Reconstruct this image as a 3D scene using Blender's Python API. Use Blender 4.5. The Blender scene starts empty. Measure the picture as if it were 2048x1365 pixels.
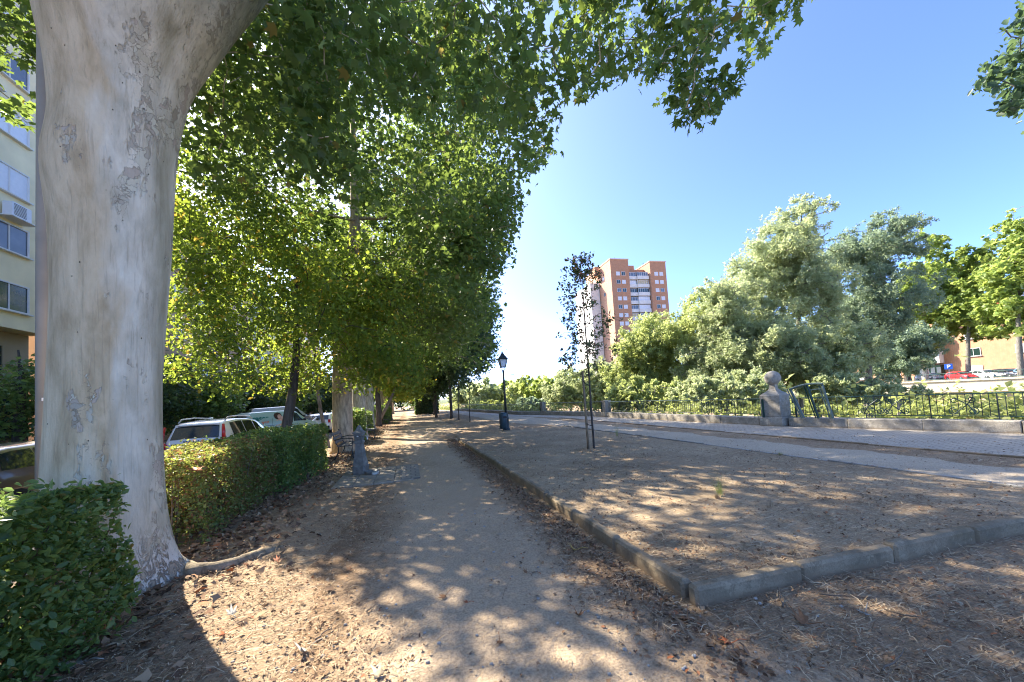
import bpy, bmesh, math, random
import numpy as np
from mathutils import Vector, Matrix
R_ = math.radians
S = bpy.context.scene
C = S.collection
# ---------------------------------------------------------------- camera
F, CX, CY, EYE = 735., 1024., 760., 1.6           # photo pixels (2048 x 1365)
AX = np.array([[.95996033, -.0472031, .27613045], [-.27294497, .06430235, .95987825], [-.06306506, -.99681346, .04884386]])
cam = bpy.data.cameras.new('camera'); co = bpy.data.objects.new('camera', cam); C.objects.link(co)
cam.sensor_width = 36; cam.lens = F / 2048 * 36
cam.shift_x = 0.; cam.shift_y = -(682.5 - CY) / 2048
cam.clip_start = .05; cam.clip_end = 3000
rx, dn, fw = AX[:, 0], AX[:, 1], AX[:, 2]
M = Matrix(((rx[0], -dn[0], -fw[0]), (rx[1], -dn[1], -fw[1]), (rx[2], -dn[2], -fw[2]))).to_4x4()
M.translation = (0, 0, EYE); co.matrix_world = M
S.camera = co
# ---------------------------------------------------------------- sky and sun
SUN_AZ, SUN_EL = R_(-34.8), R_(41)
w = bpy.data.worlds.new('World'); S.world = w; w.use_nodes = True
nt = w.node_tree; bg = nt.nodes['Background']
sky = nt.nodes.new('ShaderNodeTexSky'); sky.sky_type = 'NISHITA'; sky.sun_disc = False
sky.sun_elevation = SUN_EL; sky.sun_rotation = SUN_AZ; sky.altitude = 650
sky.air_density = .40; sky.dust_density = 2.2; sky.ozone_density = 7.
nt.links.new(sky.outputs[0], bg.inputs[0]); bg.inputs[1].default_value = .15
sl = bpy.data.lights.new('sun', 'SUN'); sl.energy = 3.5; sl.angle = R_(.53); sl.color = (1, .90, .74)
so = bpy.data.objects.new('sun', sl); C.objects.link(so)
sd = Vector((math.sin(SUN_AZ) * math.cos(SUN_EL), math.cos(SUN_AZ) * math.cos(SUN_EL), math.sin(SUN_EL)))
so.rotation_euler = sd.to_track_quat('Z', 'Y').to_euler(); so.location = (0, 0, 30)
S.view_settings.view_transform = 'Standard'; S.view_settings.look = 'None'
S.view_settings.exposure = 2.4; S.view_settings.gamma = 1
S.cycles.max_bounces = 9; S.cycles.diffuse_bounces = 6; S.cycles.transmission_bounces = 5
S.cycles.transparent_max_bounces = 8; S.cycles.use_denoising = True
S.cycles.sample_clamp_indirect = 6; S.cycles.filter_width = 1.1

# ---------------------------------------------------------------- where things stand
def G(px, py, z=0.):
    d = AX @ np.array([(px - CX) / F, (py - CY) / F, 1.]); t = (z - EYE) / d[2]
    return (float(d[0] * t), float(d[1] * t))
def D(px, cz, z=None, py=None):
    """point seen at photo column px, cz metres in front of the camera"""
    y = py if py is not None else 861 - .0632 * px
    c = np.array([(px - CX) / F * cz, (y - CY) / F * cz, cz]); p = AX @ c
    return (float(p[0]), float(p[1]), float(p[2] + EYE) if z is None else z)
def proj(P):
    c = (np.asarray(P, float) - np.array([0, 0, EYE])) @ AX
    z = np.where(np.abs(c[:, 2]) < 1e-3, 1e-3, c[:, 2])
    return CX + F * c[:, 0] / z, CY + F * c[:, 1] / z, c[:, 2]
def inpoly(x, y, poly):
    ins = np.zeros(len(x), bool); n = len(poly)
    for i in range(n):
        x1, y1 = poly[i]; x2, y2 = poly[(i + 1) % n]
        if y1 == y2: continue
        c = ((y1 > y) != (y2 > y)) & (x < (x2 - x1) * (y - y1) / (y2 - y1) + x1)
        ins ^= c
    return ins

# ---------------------------------------------------------------- materials
MATS = {}
def lin(c):
    return tuple(((v / 255) / 12.92 if v / 255 <= .04045 else ((v / 255 + .055) / 1.055) ** 2.4) for v in c)
class N:
    def __init__(s, name):
        s.m = bpy.data.materials.new(name); s.m.use_nodes = True; s.t = s.m.node_tree
        s.b = s.t.nodes['Principled BSDF']; s.out = s.t.nodes['Material Output']; MATS[name] = s.m
        s.co = s.n('ShaderNodeTexCoord').outputs['Object']
    def n(s, k, **kw):
        o = s.t.nodes.new(k)
        for a, v in kw.items(): setattr(o, a, v)
        return o
    def l(s, a, b): s.t.links.new(a, b)
    def map(s, sc=(1, 1, 1), rot=(0, 0, 0), loc=(0, 0, 0), src=None):
        m = s.n('ShaderNodeMapping'); s.l(src or s.co, m.inputs[0])
        m.inputs[1].default_value = loc; m.inputs[2].default_value = rot; m.inputs[3].default_value = sc
        return m.outputs[0]
    def noise(s, scale, detail=6, rough=.55, vec=None, dist=0):
        o = s.n('ShaderNodeTexNoise'); s.l(vec or s.co, o.inputs['Vector'])
        o.inputs['Scale'].default_value = scale; o.inputs['Detail'].default_value = detail
        o.inputs['Roughness'].default_value = rough; o.inputs['Distortion'].default_value = dist
        return o.outputs[0]
    def vor(s, scale, vec=None, feature='F1', rnd=1):
        o = s.n('ShaderNodeTexVoronoi', feature=feature); s.l(vec or s.co, o.inputs['Vector'])
        o.inputs['Scale'].default_value = scale; o.inputs['Randomness'].default_value = rnd
        return o
    def ramp(s, v, stops, interp='LINEAR'):
        o = s.n('ShaderNodeValToRGB'); s.l(v, o.inputs[0]); r = o.color_ramp; r.interpolation = interp
        while len(r.elements) < len(stops): r.elements.new(.5)
        for e, (p, c) in zip(r.elements, stops):
            e.position = p; e.color = (c, c, c, 1) if isinstance(c, (int, float)) else (*c, 1)
        return o.outputs[0]
    def mix(s, f, a, b, mode='MIX'):
        o = s.n('ShaderNodeMix', data_type='RGBA', blend_type=mode)
        for k, v in ((0, f), (6, a), (7, b)):
            if isinstance(v, (int, float)): o.inputs[k].default_value = v if k == 0 else (v, v, v, 1)
            elif isinstance(v, tuple): o.inputs[k].default_value = (*v, 1)
            else: s.l(v, o.inputs[k])
        return o.outputs[2]
    def math(s, op, a, b=0.):
        o = s.n('ShaderNodeMath', operation=op)
        for k, v in ((0, a), (1, b)):
            if isinstance(v, (int, float)): o.inputs[k].default_value = v
            else: s.l(v, o.inputs[k])
        return o.outputs[0]
    def col(s, v):
        if isinstance(v, tuple): s.b.inputs['Base Color'].default_value = (*v, 1)
        else: s.l(v, s.b.inputs['Base Color'])
    def bump(s, h, strength=.5, dist=.02):
        o = s.n('ShaderNodeBump'); o.inputs['Strength'].default_value = strength; o.inputs['Distance'].default_value = dist
        s.l(h, o.inputs['Height']); s.l(o.outputs[0], s.b.inputs['Normal'])
    def set(s, rough=.8, spec=.3, metal=0, **k):
        s.b.inputs['Roughness'].default_value = rough; s.b.inputs['Specular IOR Level'].default_value = spec
        s.b.inputs['Metallic'].default_value = metal
        for a, v in k.items(): s.b.inputs[a.replace('_', ' ')].default_value = v
        return s.m
def simple(name, c, rough=.6, spec=.3, metal=0, var=.25, scale=6, bump=.1, bs=40, **k):
    m = N(name); a = tuple(v * (1 - var) for v in c); b = tuple(min(1, v * (1 + var * .6)) for v in c)
    m.col(m.ramp(m.noise(scale), [(.3, a), (.7, b)])); m.bump(m.noise(bs), bump, .01)
    return m.set(rough, spec, metal, **k)

def leafmat(name, cols, trans, tf=.45, rough=.45, spec=.35, yellow=None, yfrac=.0):
    m = N(name)
    g = m.n('ShaderNodeNewGeometry'); r = g.outputs['Random Per Island']
    st = [(i / max(1, len(cols) - 1), c) for i, c in enumerate(cols)]
    c = m.ramp(r, st)
    big = m.noise(.9, 3)
    c = m.mix(m.ramp(big, [(.38, 0.), (.62, 1.)]), m.mix(1., c, .72, 'MULTIPLY'), c)
    t = m.mix(1., m.ramp(r, [(0, tuple(v * .7 for v in trans)), (1, trans)]), 1., 'MULTIPLY')
    if yellow:
        k = m.math('GREATER_THAN', m.math('FRACT', m.math('MULTIPLY', r, 37.7)), 1 - yfrac)
        c = m.mix(k, c, yellow); t = m.mix(k, t, tuple(min(1, v * 1.6) for v in yellow))
    m.col(c); m.set(rough, spec)
    tr = m.n('ShaderNodeBsdfTranslucent'); m.l(t, tr.inputs[0])
    mx = m.n('ShaderNodeMixShader'); mx.inputs[0].default_value = tf
    m.l(m.b.outputs[0], mx.inputs[1]); m.l(tr.outputs[0], mx.inputs[2]); m.l(mx.outputs[0], m.out.inputs[0])
    return m.m
leafmat('leaf_plane', [(.045, .09, .035), (.07, .13, .045), (.10, .17, .055), (.06, .11, .04)], (.36, .50, .10), .42, yellow=(.24, .20, .05), yfrac=.018)
leafmat('leaf_ash', [(.05, .11, .025), (.085, .155, .035), (.12, .19, .04), (.15, .19, .045)], (.50, .64, .08), .5, yellow=(.45, .33, .05), yfrac=.05)
leafmat('leaf_hedge', [(.065, .12, .04), (.11, .185, .055), (.20, .28, .09)], (.38, .54, .12), .38, rough=.38, yellow=(.20, .16, .04), yfrac=.02)
leafmat('leaf_hedge_dry', [(.10, .17, .045), (.17, .23, .07), (.25, .23, .10)], (.5, .55, .12), .4, yellow=(.22, .12, .05), yfrac=.25)
leafmat('leaf_willow', [(.27, .33, .16), (.35, .41, .22), (.43, .48, .28), (.53, .57, .38)], (.68, .76, .38), .5, rough=.5)
leafmat('leaf_willow_blue', [(.15, .21, .14), (.21, .28, .19), (.29, .36, .25)], (.44, .56, .32), .42, rough=.5)
leafmat('leaf_poplar', [(.26, .32, .11), (.34, .40, .15), (.43, .48, .20)], (.70, .78, .28), .5)
leafmat('leaf_far_plane', [(.15, .23, .06), (.22, .31, .08), (.30, .38, .11), (.12, .18, .06)], (.60, .72, .18), .5)
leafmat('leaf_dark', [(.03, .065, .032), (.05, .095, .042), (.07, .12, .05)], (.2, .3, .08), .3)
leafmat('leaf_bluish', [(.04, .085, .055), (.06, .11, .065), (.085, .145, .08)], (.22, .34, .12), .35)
leafmat('leaf_sapling', [(.06, .10, .05), (.08, .13, .06), (.14, .10, .06)], (.3, .38, .12), .35, yellow=(.28, .15, .10), yfrac=.2)
leafmat('leaf_scrub', [(.17, .22, .07), (.26, .30, .10), (.34, .36, .15)], (.55, .62, .18), .42)

def bark_plane():
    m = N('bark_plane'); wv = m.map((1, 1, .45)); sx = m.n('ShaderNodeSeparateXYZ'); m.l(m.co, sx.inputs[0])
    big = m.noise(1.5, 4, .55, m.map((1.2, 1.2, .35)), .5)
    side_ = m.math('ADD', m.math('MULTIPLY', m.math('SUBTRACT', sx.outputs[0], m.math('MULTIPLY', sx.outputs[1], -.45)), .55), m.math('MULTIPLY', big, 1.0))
    bounce_tan = m.ramp(m.noise(5, 7, .62, m.map((1, 1, .3)), .3), [(.32, (.42, .31, .17)), (.5, (.62, .48, .29)), (.68, (.74, .60, .38))])
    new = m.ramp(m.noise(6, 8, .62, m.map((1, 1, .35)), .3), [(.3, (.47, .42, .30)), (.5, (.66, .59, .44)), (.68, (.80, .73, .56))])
    c = m.mix(m.ramp(side_, [(.46, 0.), (.58, 1.)]), bounce_tan, new)  # blotchy tan and pale bark; warm bounced light painted into the left side
    mid = m.ramp(m.noise(1.0, 3, .5, m.map((1.6, 1.6, .2), loc=(5, 2, 0))), [(.50, 0.), (.62, .75)])
    c = m.mix(mid, c, m.mix(1., c, (.52, .52, .45), 'MULTIPLY'))
    # fine vertical seams
    st = m.noise(26, 5, .6, m.map((1.4, 1.4, .05)), .6); c = m.mix(m.ramp(st, [(.55, 0.), (.66, .32)]), c, (.25, .19, .12))
    # flaking plates: warped cells, only in drifts, crisp edges
    nz = m.n('ShaderNodeTexNoise'); m.l(m.co, nz.inputs['Vector']); nz.inputs['Scale'].default_value = 7; nz.inputs['Detail'].default_value = 5
    wp = m.n('ShaderNodeVectorMath', operation='MULTIPLY_ADD'); m.l(nz.outputs[1], wp.inputs[0]); wp.inputs[1].default_value = (.30, .30, .30); m.l(wv, wp.inputs[2])
    cell = m.vor(15, wp.outputs[0]); edge_ = m.vor(15, wp.outputs[0], 'DISTANCE_TO_EDGE')
    inn = m.ramp(edge_.outputs['Distance'], [(.02, 0.), (.035, 1.)])
    drift = m.ramp(m.math('ADD', m.noise(2.6, 5, .65, m.map((1, 1, .35), loc=(9, 0, 2))), m.math('MULTIPLY', side_, .16)), [(.655, 0.), (.68, 1.)])
    pk = m.math('MULTIPLY', m.math('MULTIPLY', inn, drift), m.ramp(cell.outputs['Color'], [(.42, 0.), (.44, 1.)]))
    c = m.mix(m.math('MULTIPLY', pk, .85), c, m.ramp(cell.outputs['Color'], [(.45, (.36, .30, .21)), (.6, (.66, .61, .44)), (.78, (.42, .37, .28)), (.9, (.50, .40, .30))]))
    c = m.mix(m.math('MULTIPLY', m.math('SUBTRACT', 1., inn), m.math('MULTIPLY', drift, .45)), c, (.12, .09, .06))
    # small dark pits and knots
    pv = m.vor(15, m.map((1, 1, .6))); pits = m.ramp(pv.outputs['Distance'], [(.045, 0.), (.09, 1.)])
    pits = m.math('MAXIMUM', pits, m.ramp(pv.outputs['Color'], [(.28, 0.), (.30, 1.)]))
    c = m.mix(pits, (.085, .065, .045), c)
    foot = m.ramp(m.math('ADD', sx.outputs[2], m.math('MULTIPLY', big, .5)), [(.35, 1.), (.85, 0.)])
    fn = m.ramp(m.noise(11, 8, .72, m.map((1, 1, .55)), .8), [(.47, 0.), (.52, 1.)])
    c = m.mix(m.math('MULTIPLY', foot, .8), c, m.mix(fn, (.25, .20, .145), (.64, .61, .54)))
    dirt = m.ramp(m.math('ADD', sx.outputs[2], m.math('MULTIPLY', m.noise(9, 5, .6), .16)), [(.06, 1.), (.16, 0.)])
    c = m.mix(m.math('MULTIPLY', dirt, .8), c, (.25, .175, .11))
    m.col(c)
    h = m.math('ADD', m.math('MULTIPLY', m.noise(8, 8, .65, wv), .6), m.math('ADD', m.math('MULTIPLY', pits, .3), m.math('MULTIPLY', m.math('MULTIPLY', fn, foot), .7)))
    h = m.math('ADD', h, m.math('MULTIPLY', m.noise(70, 6, .6, m.map((1, 1, .4))), .16)); h = m.math('ADD', h, m.math('MULTIPLY', st, .25))
    h = m.math('SUBTRACT', h, m.math('MULTIPLY', pk, .35))
    m.bump(h, .9, .03); return m.set(.85, .15)
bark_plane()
def bark(name, c, s=1):
    m = N(name); v = m.map((1, 1, .22))
    a = m.noise(14 * s, 8, .65, v); m.col(m.ramp(a, [(.35, tuple(x * .45 for x in c)), (.6, c), (.75, tuple(x * 1.3 for x in c))]))
    m.bump(a, .8, .03); return m.set(.85, .2)
bark('bark_dark', (.10, .085, .07)); bark('bark_grey', (.22, .20, .17)); bark('bark_pale', (.52, .46, .35)); bark('bark_tan', (.52, .40, .26))
bark('bark_root', (.30, .24, .16)); bark('stake_wood', (.30, .23, .15), 2)

def soil(name, tones, straw=.5, pebble=.0, bumpd=.03, edge=False):
    m = N(name)
    big = m.noise(.55, 5, .6, None, .4); mid = m.noise(5.5, 7, .65); fine = m.noise(55, 6, .7)
    c = m.ramp(big, [(.32, tones[0]), (.5, tones[1]), (.66, tones[2])])
    c = m.mix(m.ramp(mid, [(.35, 0.), (.65, .65)]), c, tones[3])
    c = m.mix(m.ramp(fine, [(.38, .55), (.56, 0.)]), c, tuple(v * .38 for v in tones[0]))
    # straw fibres: stretched noises crossing each other
    if straw:
        f = None
        for i, (a, sc) in enumerate(((.3, 34), (1.3, 29), (2.3, 38), (2.9, 31))):
            q = m.ramp(m.noise(sc, 3, .5, m.map((.16, 1.6, 1), rot=(0, 0, a), loc=(i * 3.1, 0, 0))), [(.60, 0.), (.66, 1.)])
            f = q if f is None else m.math('MAXIMUM', f, q)
        c = m.mix(m.math('MULTIPLY', f, straw), c, tones[4])
    if pebble:
        p = m.vor(95); pc = m.ramp(p.outputs['Distance'], [(0, 1.), (.28, 1.), (.36, 0.)])
        pk = m.math('MULTIPLY', pc, m.ramp(p.outputs['Color'], [(.55, 0.), (.6, 1.)]))
        c = m.mix(m.math('MULTIPLY', pk, pebble), c, m.ramp(p.outputs['Color'], [(.6, tuple(v * .5 for v in tones[1])), (.9, tuple(min(1, v * 1.5) for v in tones[3]))]))
    if edge:
        sx = m.n('ShaderNodeSeparateXYZ'); m.l(m.co, sx.inputs[0])
        q = m.math('ADD', sx.outputs[0], m.math('MULTIPLY', m.math('SUBTRACT', m.noise(1.5, 8, .65), .5), .9))
        q = m.math('ADD', q, m.math('MULTIPLY', m.math('SUBTRACT', m.noise(22, 5, .7), .5), .55))
        el = m.n('ShaderNodeMapRange'); m.l(q, el.inputs[0]); el.inputs[1].default_value = -.62; el.inputs[2].default_value = -.02; el.clamp = True
        er = m.n('ShaderNodeMapRange'); m.l(q, er.inputs[0]); er.inputs[1].default_value = 1.62; er.inputs[2].default_value = 1.22; er.clamp = True
        far = m.n('ShaderNodeMapRange'); m.l(sx.outputs[1], far.inputs[0]); far.inputs[1].default_value = 14; far.inputs[2].default_value = 22
        near = m.n('ShaderNodeMapRange'); m.l(sx.outputs[1], near.inputs[0]); near.inputs[1].default_value = 2.6; near.inputs[2].default_value = 1.4
        k = m.math('MULTIPLY', el.outputs[0], m.math('MAXIMUM', m.math('MAXIMUM', er.outputs[0], far.outputs[0]), m.math('MULTIPLY', near.outputs[0], .8)))
        s_ = m.ramp(mid, [(.3, (.20, .13, .075)), (.5, (.31, .21, .13)), (.7, (.40, .28, .17))]); s_ = m.mix(m.ramp(fine, [(.38, .55), (.56, 0.)]), s_, (.08, .055, .035))
        c = m.mix(k, s_, c)
    m.col(c)
    h = m.math('ADD', m.math('MULTIPLY', mid, .7), m.math('MULTIPLY', fine, .35))
    if straw: h = m.math('ADD', h, m.math('MULTIPLY', f, .35))
    if edge or pebble:
        ft = m.vor(3.4, m.map(src=None, sc=(1, 1, 1), loc=(2, 1, 0)), 'SMOOTH_F1'); h = m.math('ADD', h, m.math('MULTIPLY', ft.outputs['Distance'], 1.1)); h = m.math('ADD', h, m.math('MULTIPLY', m.noise(13, 6, .6, None, .8), 1.3)); bumpd *= 2.2
    m.bump(h, .85, bumpd); m.set(.95, .1); return m
soil('soil', [(.26, .18, .11), (.40, .29, .185), (.52, .385, .25), (.34, .24, .155), (.64, .52, .36)], .5)
soil('bed_soil', [(.29, .205, .125), (.44, .325, .205), (.56, .43, .28), (.37, .275, .175), (.70, .57, .40)], .55)
soil('path_sand', [(.44, .325, .215), (.53, .40, .27), (.58, .44, .30), (.50, .385, .26), (.4, .35, .3)], 0, .5, .012, True)
soil('grey_sand', [(.46, .38, .28), (.53, .44, .33), (.57, .48, .36), (.51, .43, .32), (.4, .35, .3)], 0, .4, .012)
soil('bank_soil', [(.16, .17, .08), (.22, .22, .11), (.30, .27, .15), (.20, .19, .10), (.40, .32, .215)], .4, 0, .05)

def concrete(name, c, joint=None):
    m = N(name); n1 = m.noise(3, 7, .6); n2 = m.noise(70, 4, .7)
    k = m.ramp(n1, [(.3, tuple(v * .6 for v in c)), (.55, c), (.75, tuple(v * 1.25 for v in c))])
    k = m.mix(m.ramp(n2, [(.35, .45), (.55, 0.)]), k, tuple(v * .45 for v in c))
    k = m.mix(m.ramp(m.noise(1.3, 5, .6, m.map((1, 1, 3))), [(.52, 0.), (.66, .5)]), k, (c[0] * .55, c[1] * .5, c[2] * .38))
    if name in ('kerb_concrete', 'granite'):
        q = m.noise(9, 8, .7, None, .6); k = m.mix(m.ramp(q, [(.53, 0.), (.60, .55)]), k, tuple(v * .5 for v in c)); k = m.mix(m.ramp(m.noise(6, 6, .7, m.map(loc=(4, 4, 4))), [(.58, 0.), (.63, .5)]), k, tuple(min(1, v * 1.5) for v in c)); n1 = m.math('ADD', n1, m.math('MULTIPLY', q, .8))
        sz_ = m.n('ShaderNodeSeparateXYZ'); m.l(m.co, sz_.inputs[0]); dz = m.ramp(m.math('ADD', sz_.outputs[2], m.math('MULTIPLY', m.noise(12, 4, .6), .10)), [(.05, .8), (.12, 0.)]); k = m.mix(dz, k, (.26, .185, .115))
    m.col(k); m.bump(m.math('ADD', n1, m.math('MULTIPLY', n2, .3)), .6, .03); return m.set(.9, .15)
concrete('kerb_concrete', (.31, .25, .17)); concrete('granite', (.40, .365, .31)); concrete('pale_stone', (.42, .40, .36))
concrete('asphalt', (.06, .06, .062)); concrete('bank_wall', (.52, .46, .36)); concrete('slab', (.34, .30, .235))
def bricks(name, c1, c2, mort, scale, bw=.5, rh=.25, ms=.02, rot=(0, 0, 0), rough=.85, bump=.3):
    m = N(name); b = m.n('ShaderNodeTexBrick'); m.l(m.map(rot=rot), b.inputs[0])
    b.inputs['Color1'].default_value = (*c1, 1); b.inputs['Color2'].default_value = (*c2, 1); b.inputs['Mortar'].default_value = (*mort, 1)
    b.inputs['Scale'].default_value = scale; b.inputs['Mortar Size'].default_value = ms; b.inputs['Brick Width'].default_value = bw; b.inputs['Row Height'].default_value = rh
    c = m.mix(m.ramp(m.noise(1.2, 6, .6), [(.35, .35), (.65, 0.)]), b.outputs[0], tuple(v * .55 for v in c1))
    c = m.mix(m.ramp(m.noise(30, 4, .6), [(.4, .25), (.6, 0.)]), c, tuple(v * .5 for v in c1))
    m.col(c); m.bump(b.outputs[1], -bump, .01); return m.set(rough, .2)
bricks('pavers', (.50, .44, .355), (.43, .38, .31), (.13, .12, .10), 1, .22, .11, .008, (0, 0, R_(90)))
bricks('wall_blocks', (.50, .43, .32), (.58, .50, .39), (.33, .28, .21), 1, 1.6, .7, .03, (R_(90), 0, R_(90)))
bricks('red_brick', (.58, .29, .165), (.52, .255, .14), (.50, .36, .27), 1, .5, .16, .012, (R_(90), 0, 0))
bricks('orange_brick', (.68, .38, .23), (.62, .33, .20), (.50, .33, .22), 1, .5, .25, .03, (R_(90), 0, R_(90)))
bricks('tile_grid', (.36, .32, .26), (.30, .27, .22), (.16, .14, .12), 1, .2, .2, .012)
for n_, c_, r_ in (('cream_render', (.84, .72, .46), .9), ('tan_render', (.40, .31, .20), .9), ('pink_render', (.60, .42, .28), .9), ('white_render', (.72, .70, .66), .85), ('peach_render', (.72, .46, .33), .9)):
    simple(n_, c_, r_, .1, var=.12, scale=.8, bump=.15, bs=60)
simple('shutter', (.72, .73, .76), .5, var=.05); simple('roof_tile', (.45, .20, .12), .8)
simple('iron_green', (.012, .05, .045), .38, .5, var=.3); simple('iron_light', (.10, .15, .14), .45, .5, var=.3)
simple('iron_dark', (.018, .03, .032), .45, .5, var=.4); simple('bin_blue', (.02, .05, .065), .4, .5, var=.2)
simple('fountain_paint', (.17, .17, .155), .55, .4, var=.45, scale=9); simple('pole_paint', (.32, .28, .21), .5, .4, var=.2, scale=2, bump=.05)
simple('bench_wood', (.16, .15, .14), .7, var=.4, scale=20); simple('steel', (.5, .5, .5), .35, .5, metal=.9)
simple('rubber', (.015, .015, .016), .8); simple('hub', (.35, .36, .37), .4, .5, metal=.6); simple('black_plastic', (.02, .021, .023), .5)
simple('plate', (.75, .75, .72), .5, var=.05); simple('lamp_red', (.55, .015, .02), .2, .6, var=.3); simple('lamp_clear', (.8, .82, .84), .1, .8, var=.05)
simple('twig', (.17, .13, .095), .9, scale=30); simple('straw', (.44, .36, .24), .8, var=.5, scale=3)
simple('sign_blue', (.03, .12, .55), .4, var=.05); simple('sign_white', (.85, .85, .85), .4, var=.03); simple('strap', (.02, .02, .022), .7)
simple('print_green', (.02, .17, .13), .5, var=.03); simple('print_orange', (.75, .20, .10), .5, var=.1)
simple('print_skin', (.62, .36, .26), .5, var=.3, scale=8); simple('print_hair', (.07, .035, .02), .6, var=.5, scale=30); simple('print_coral', (.78, .36, .24), .5, var=.2, scale=5)
simple('dark_letters', (.05, .05, .055), .4, .5, metal=.5); simple('red_paint', (.62, .12, .08), .6)
for n_, c_ in (('paint_white', (.74, .74, .73)), ('paint_mint', (.34, .47, .40)), ('paint_red', (.62, .03, .03)), ('paint_blue', (.16, .27, .50)), ('paint_black', (.03, .03, .035)), ('paint_silver', (.42, .40, .37)), ('paint_bronze', (.09, .065, .05)), ('paint_pale', (.66, .70, .68))):
    simple(n_, c_, .3, .5, metal=.25 if n_ in ('paint_silver', 'paint_bronze', 'paint_blue') else 0, var=.06, scale=1.5, bump=0, Coat_Weight=.8, Coat_Roughness=.06)
simple('car_glass', (.018, .026, .024), .06, .9, var=.3, bump=0); simple('glass_blue', (.12, .145, .18), .12, .8, var=.4, scale=.6, bump=0)
simple('glass_dark', (.02, .045, .04), .1, .8, var=.5, scale=.5, bump=0); simple('awning', (.55, .47, .30), .8)
def lampglass():
    m = N('lamp_glass'); m.col((.62, .68, .70)); return m.set(.25, .5, Transmission_Weight=.45)
lampglass()
def litmat():
    m = N('litter'); g = m.n('ShaderNodeNewGeometry'); r = g.outputs['Random Per Island']
    m.col(m.ramp(r, [(0, (.09, .055, .035)), (.3, (.20, .12, .07)), (.55, (.30, .19, .11)), (.8, (.36, .25, .15)), (.93, (.33, .12, .05)), (1, (.40, .33, .22))])); m.set(.8, .2)
    m = N('straw_bits'); g = m.n('ShaderNodeNewGeometry'); r = g.outputs['Random Per Island']
    m.col(m.ramp(r, [(0, (.16, .11, .07)), (.3, (.32, .23, .14)), (.7, (.46, .35, .22)), (1, (.66, .53, .35))])); m.set(.8, .15)
litmat()
simple('leaf_brown', (.30, .15, .07), .7, var=.5, scale=18); simple('leaf_rust', (.42, .13, .05), .7, var=.4, scale=18); simple('leaf_pale', (.42, .33, .22), .7, var=.4, scale=18)
simple('leaf_yellow', (.55, .38, .10), .7, var=.3, scale=18); simple('leaf_grey', (.40, .38, .33), .7, var=.4, scale=18)
simple('water', (.06, .08, .05), .08, .6, var=.3)

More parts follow.
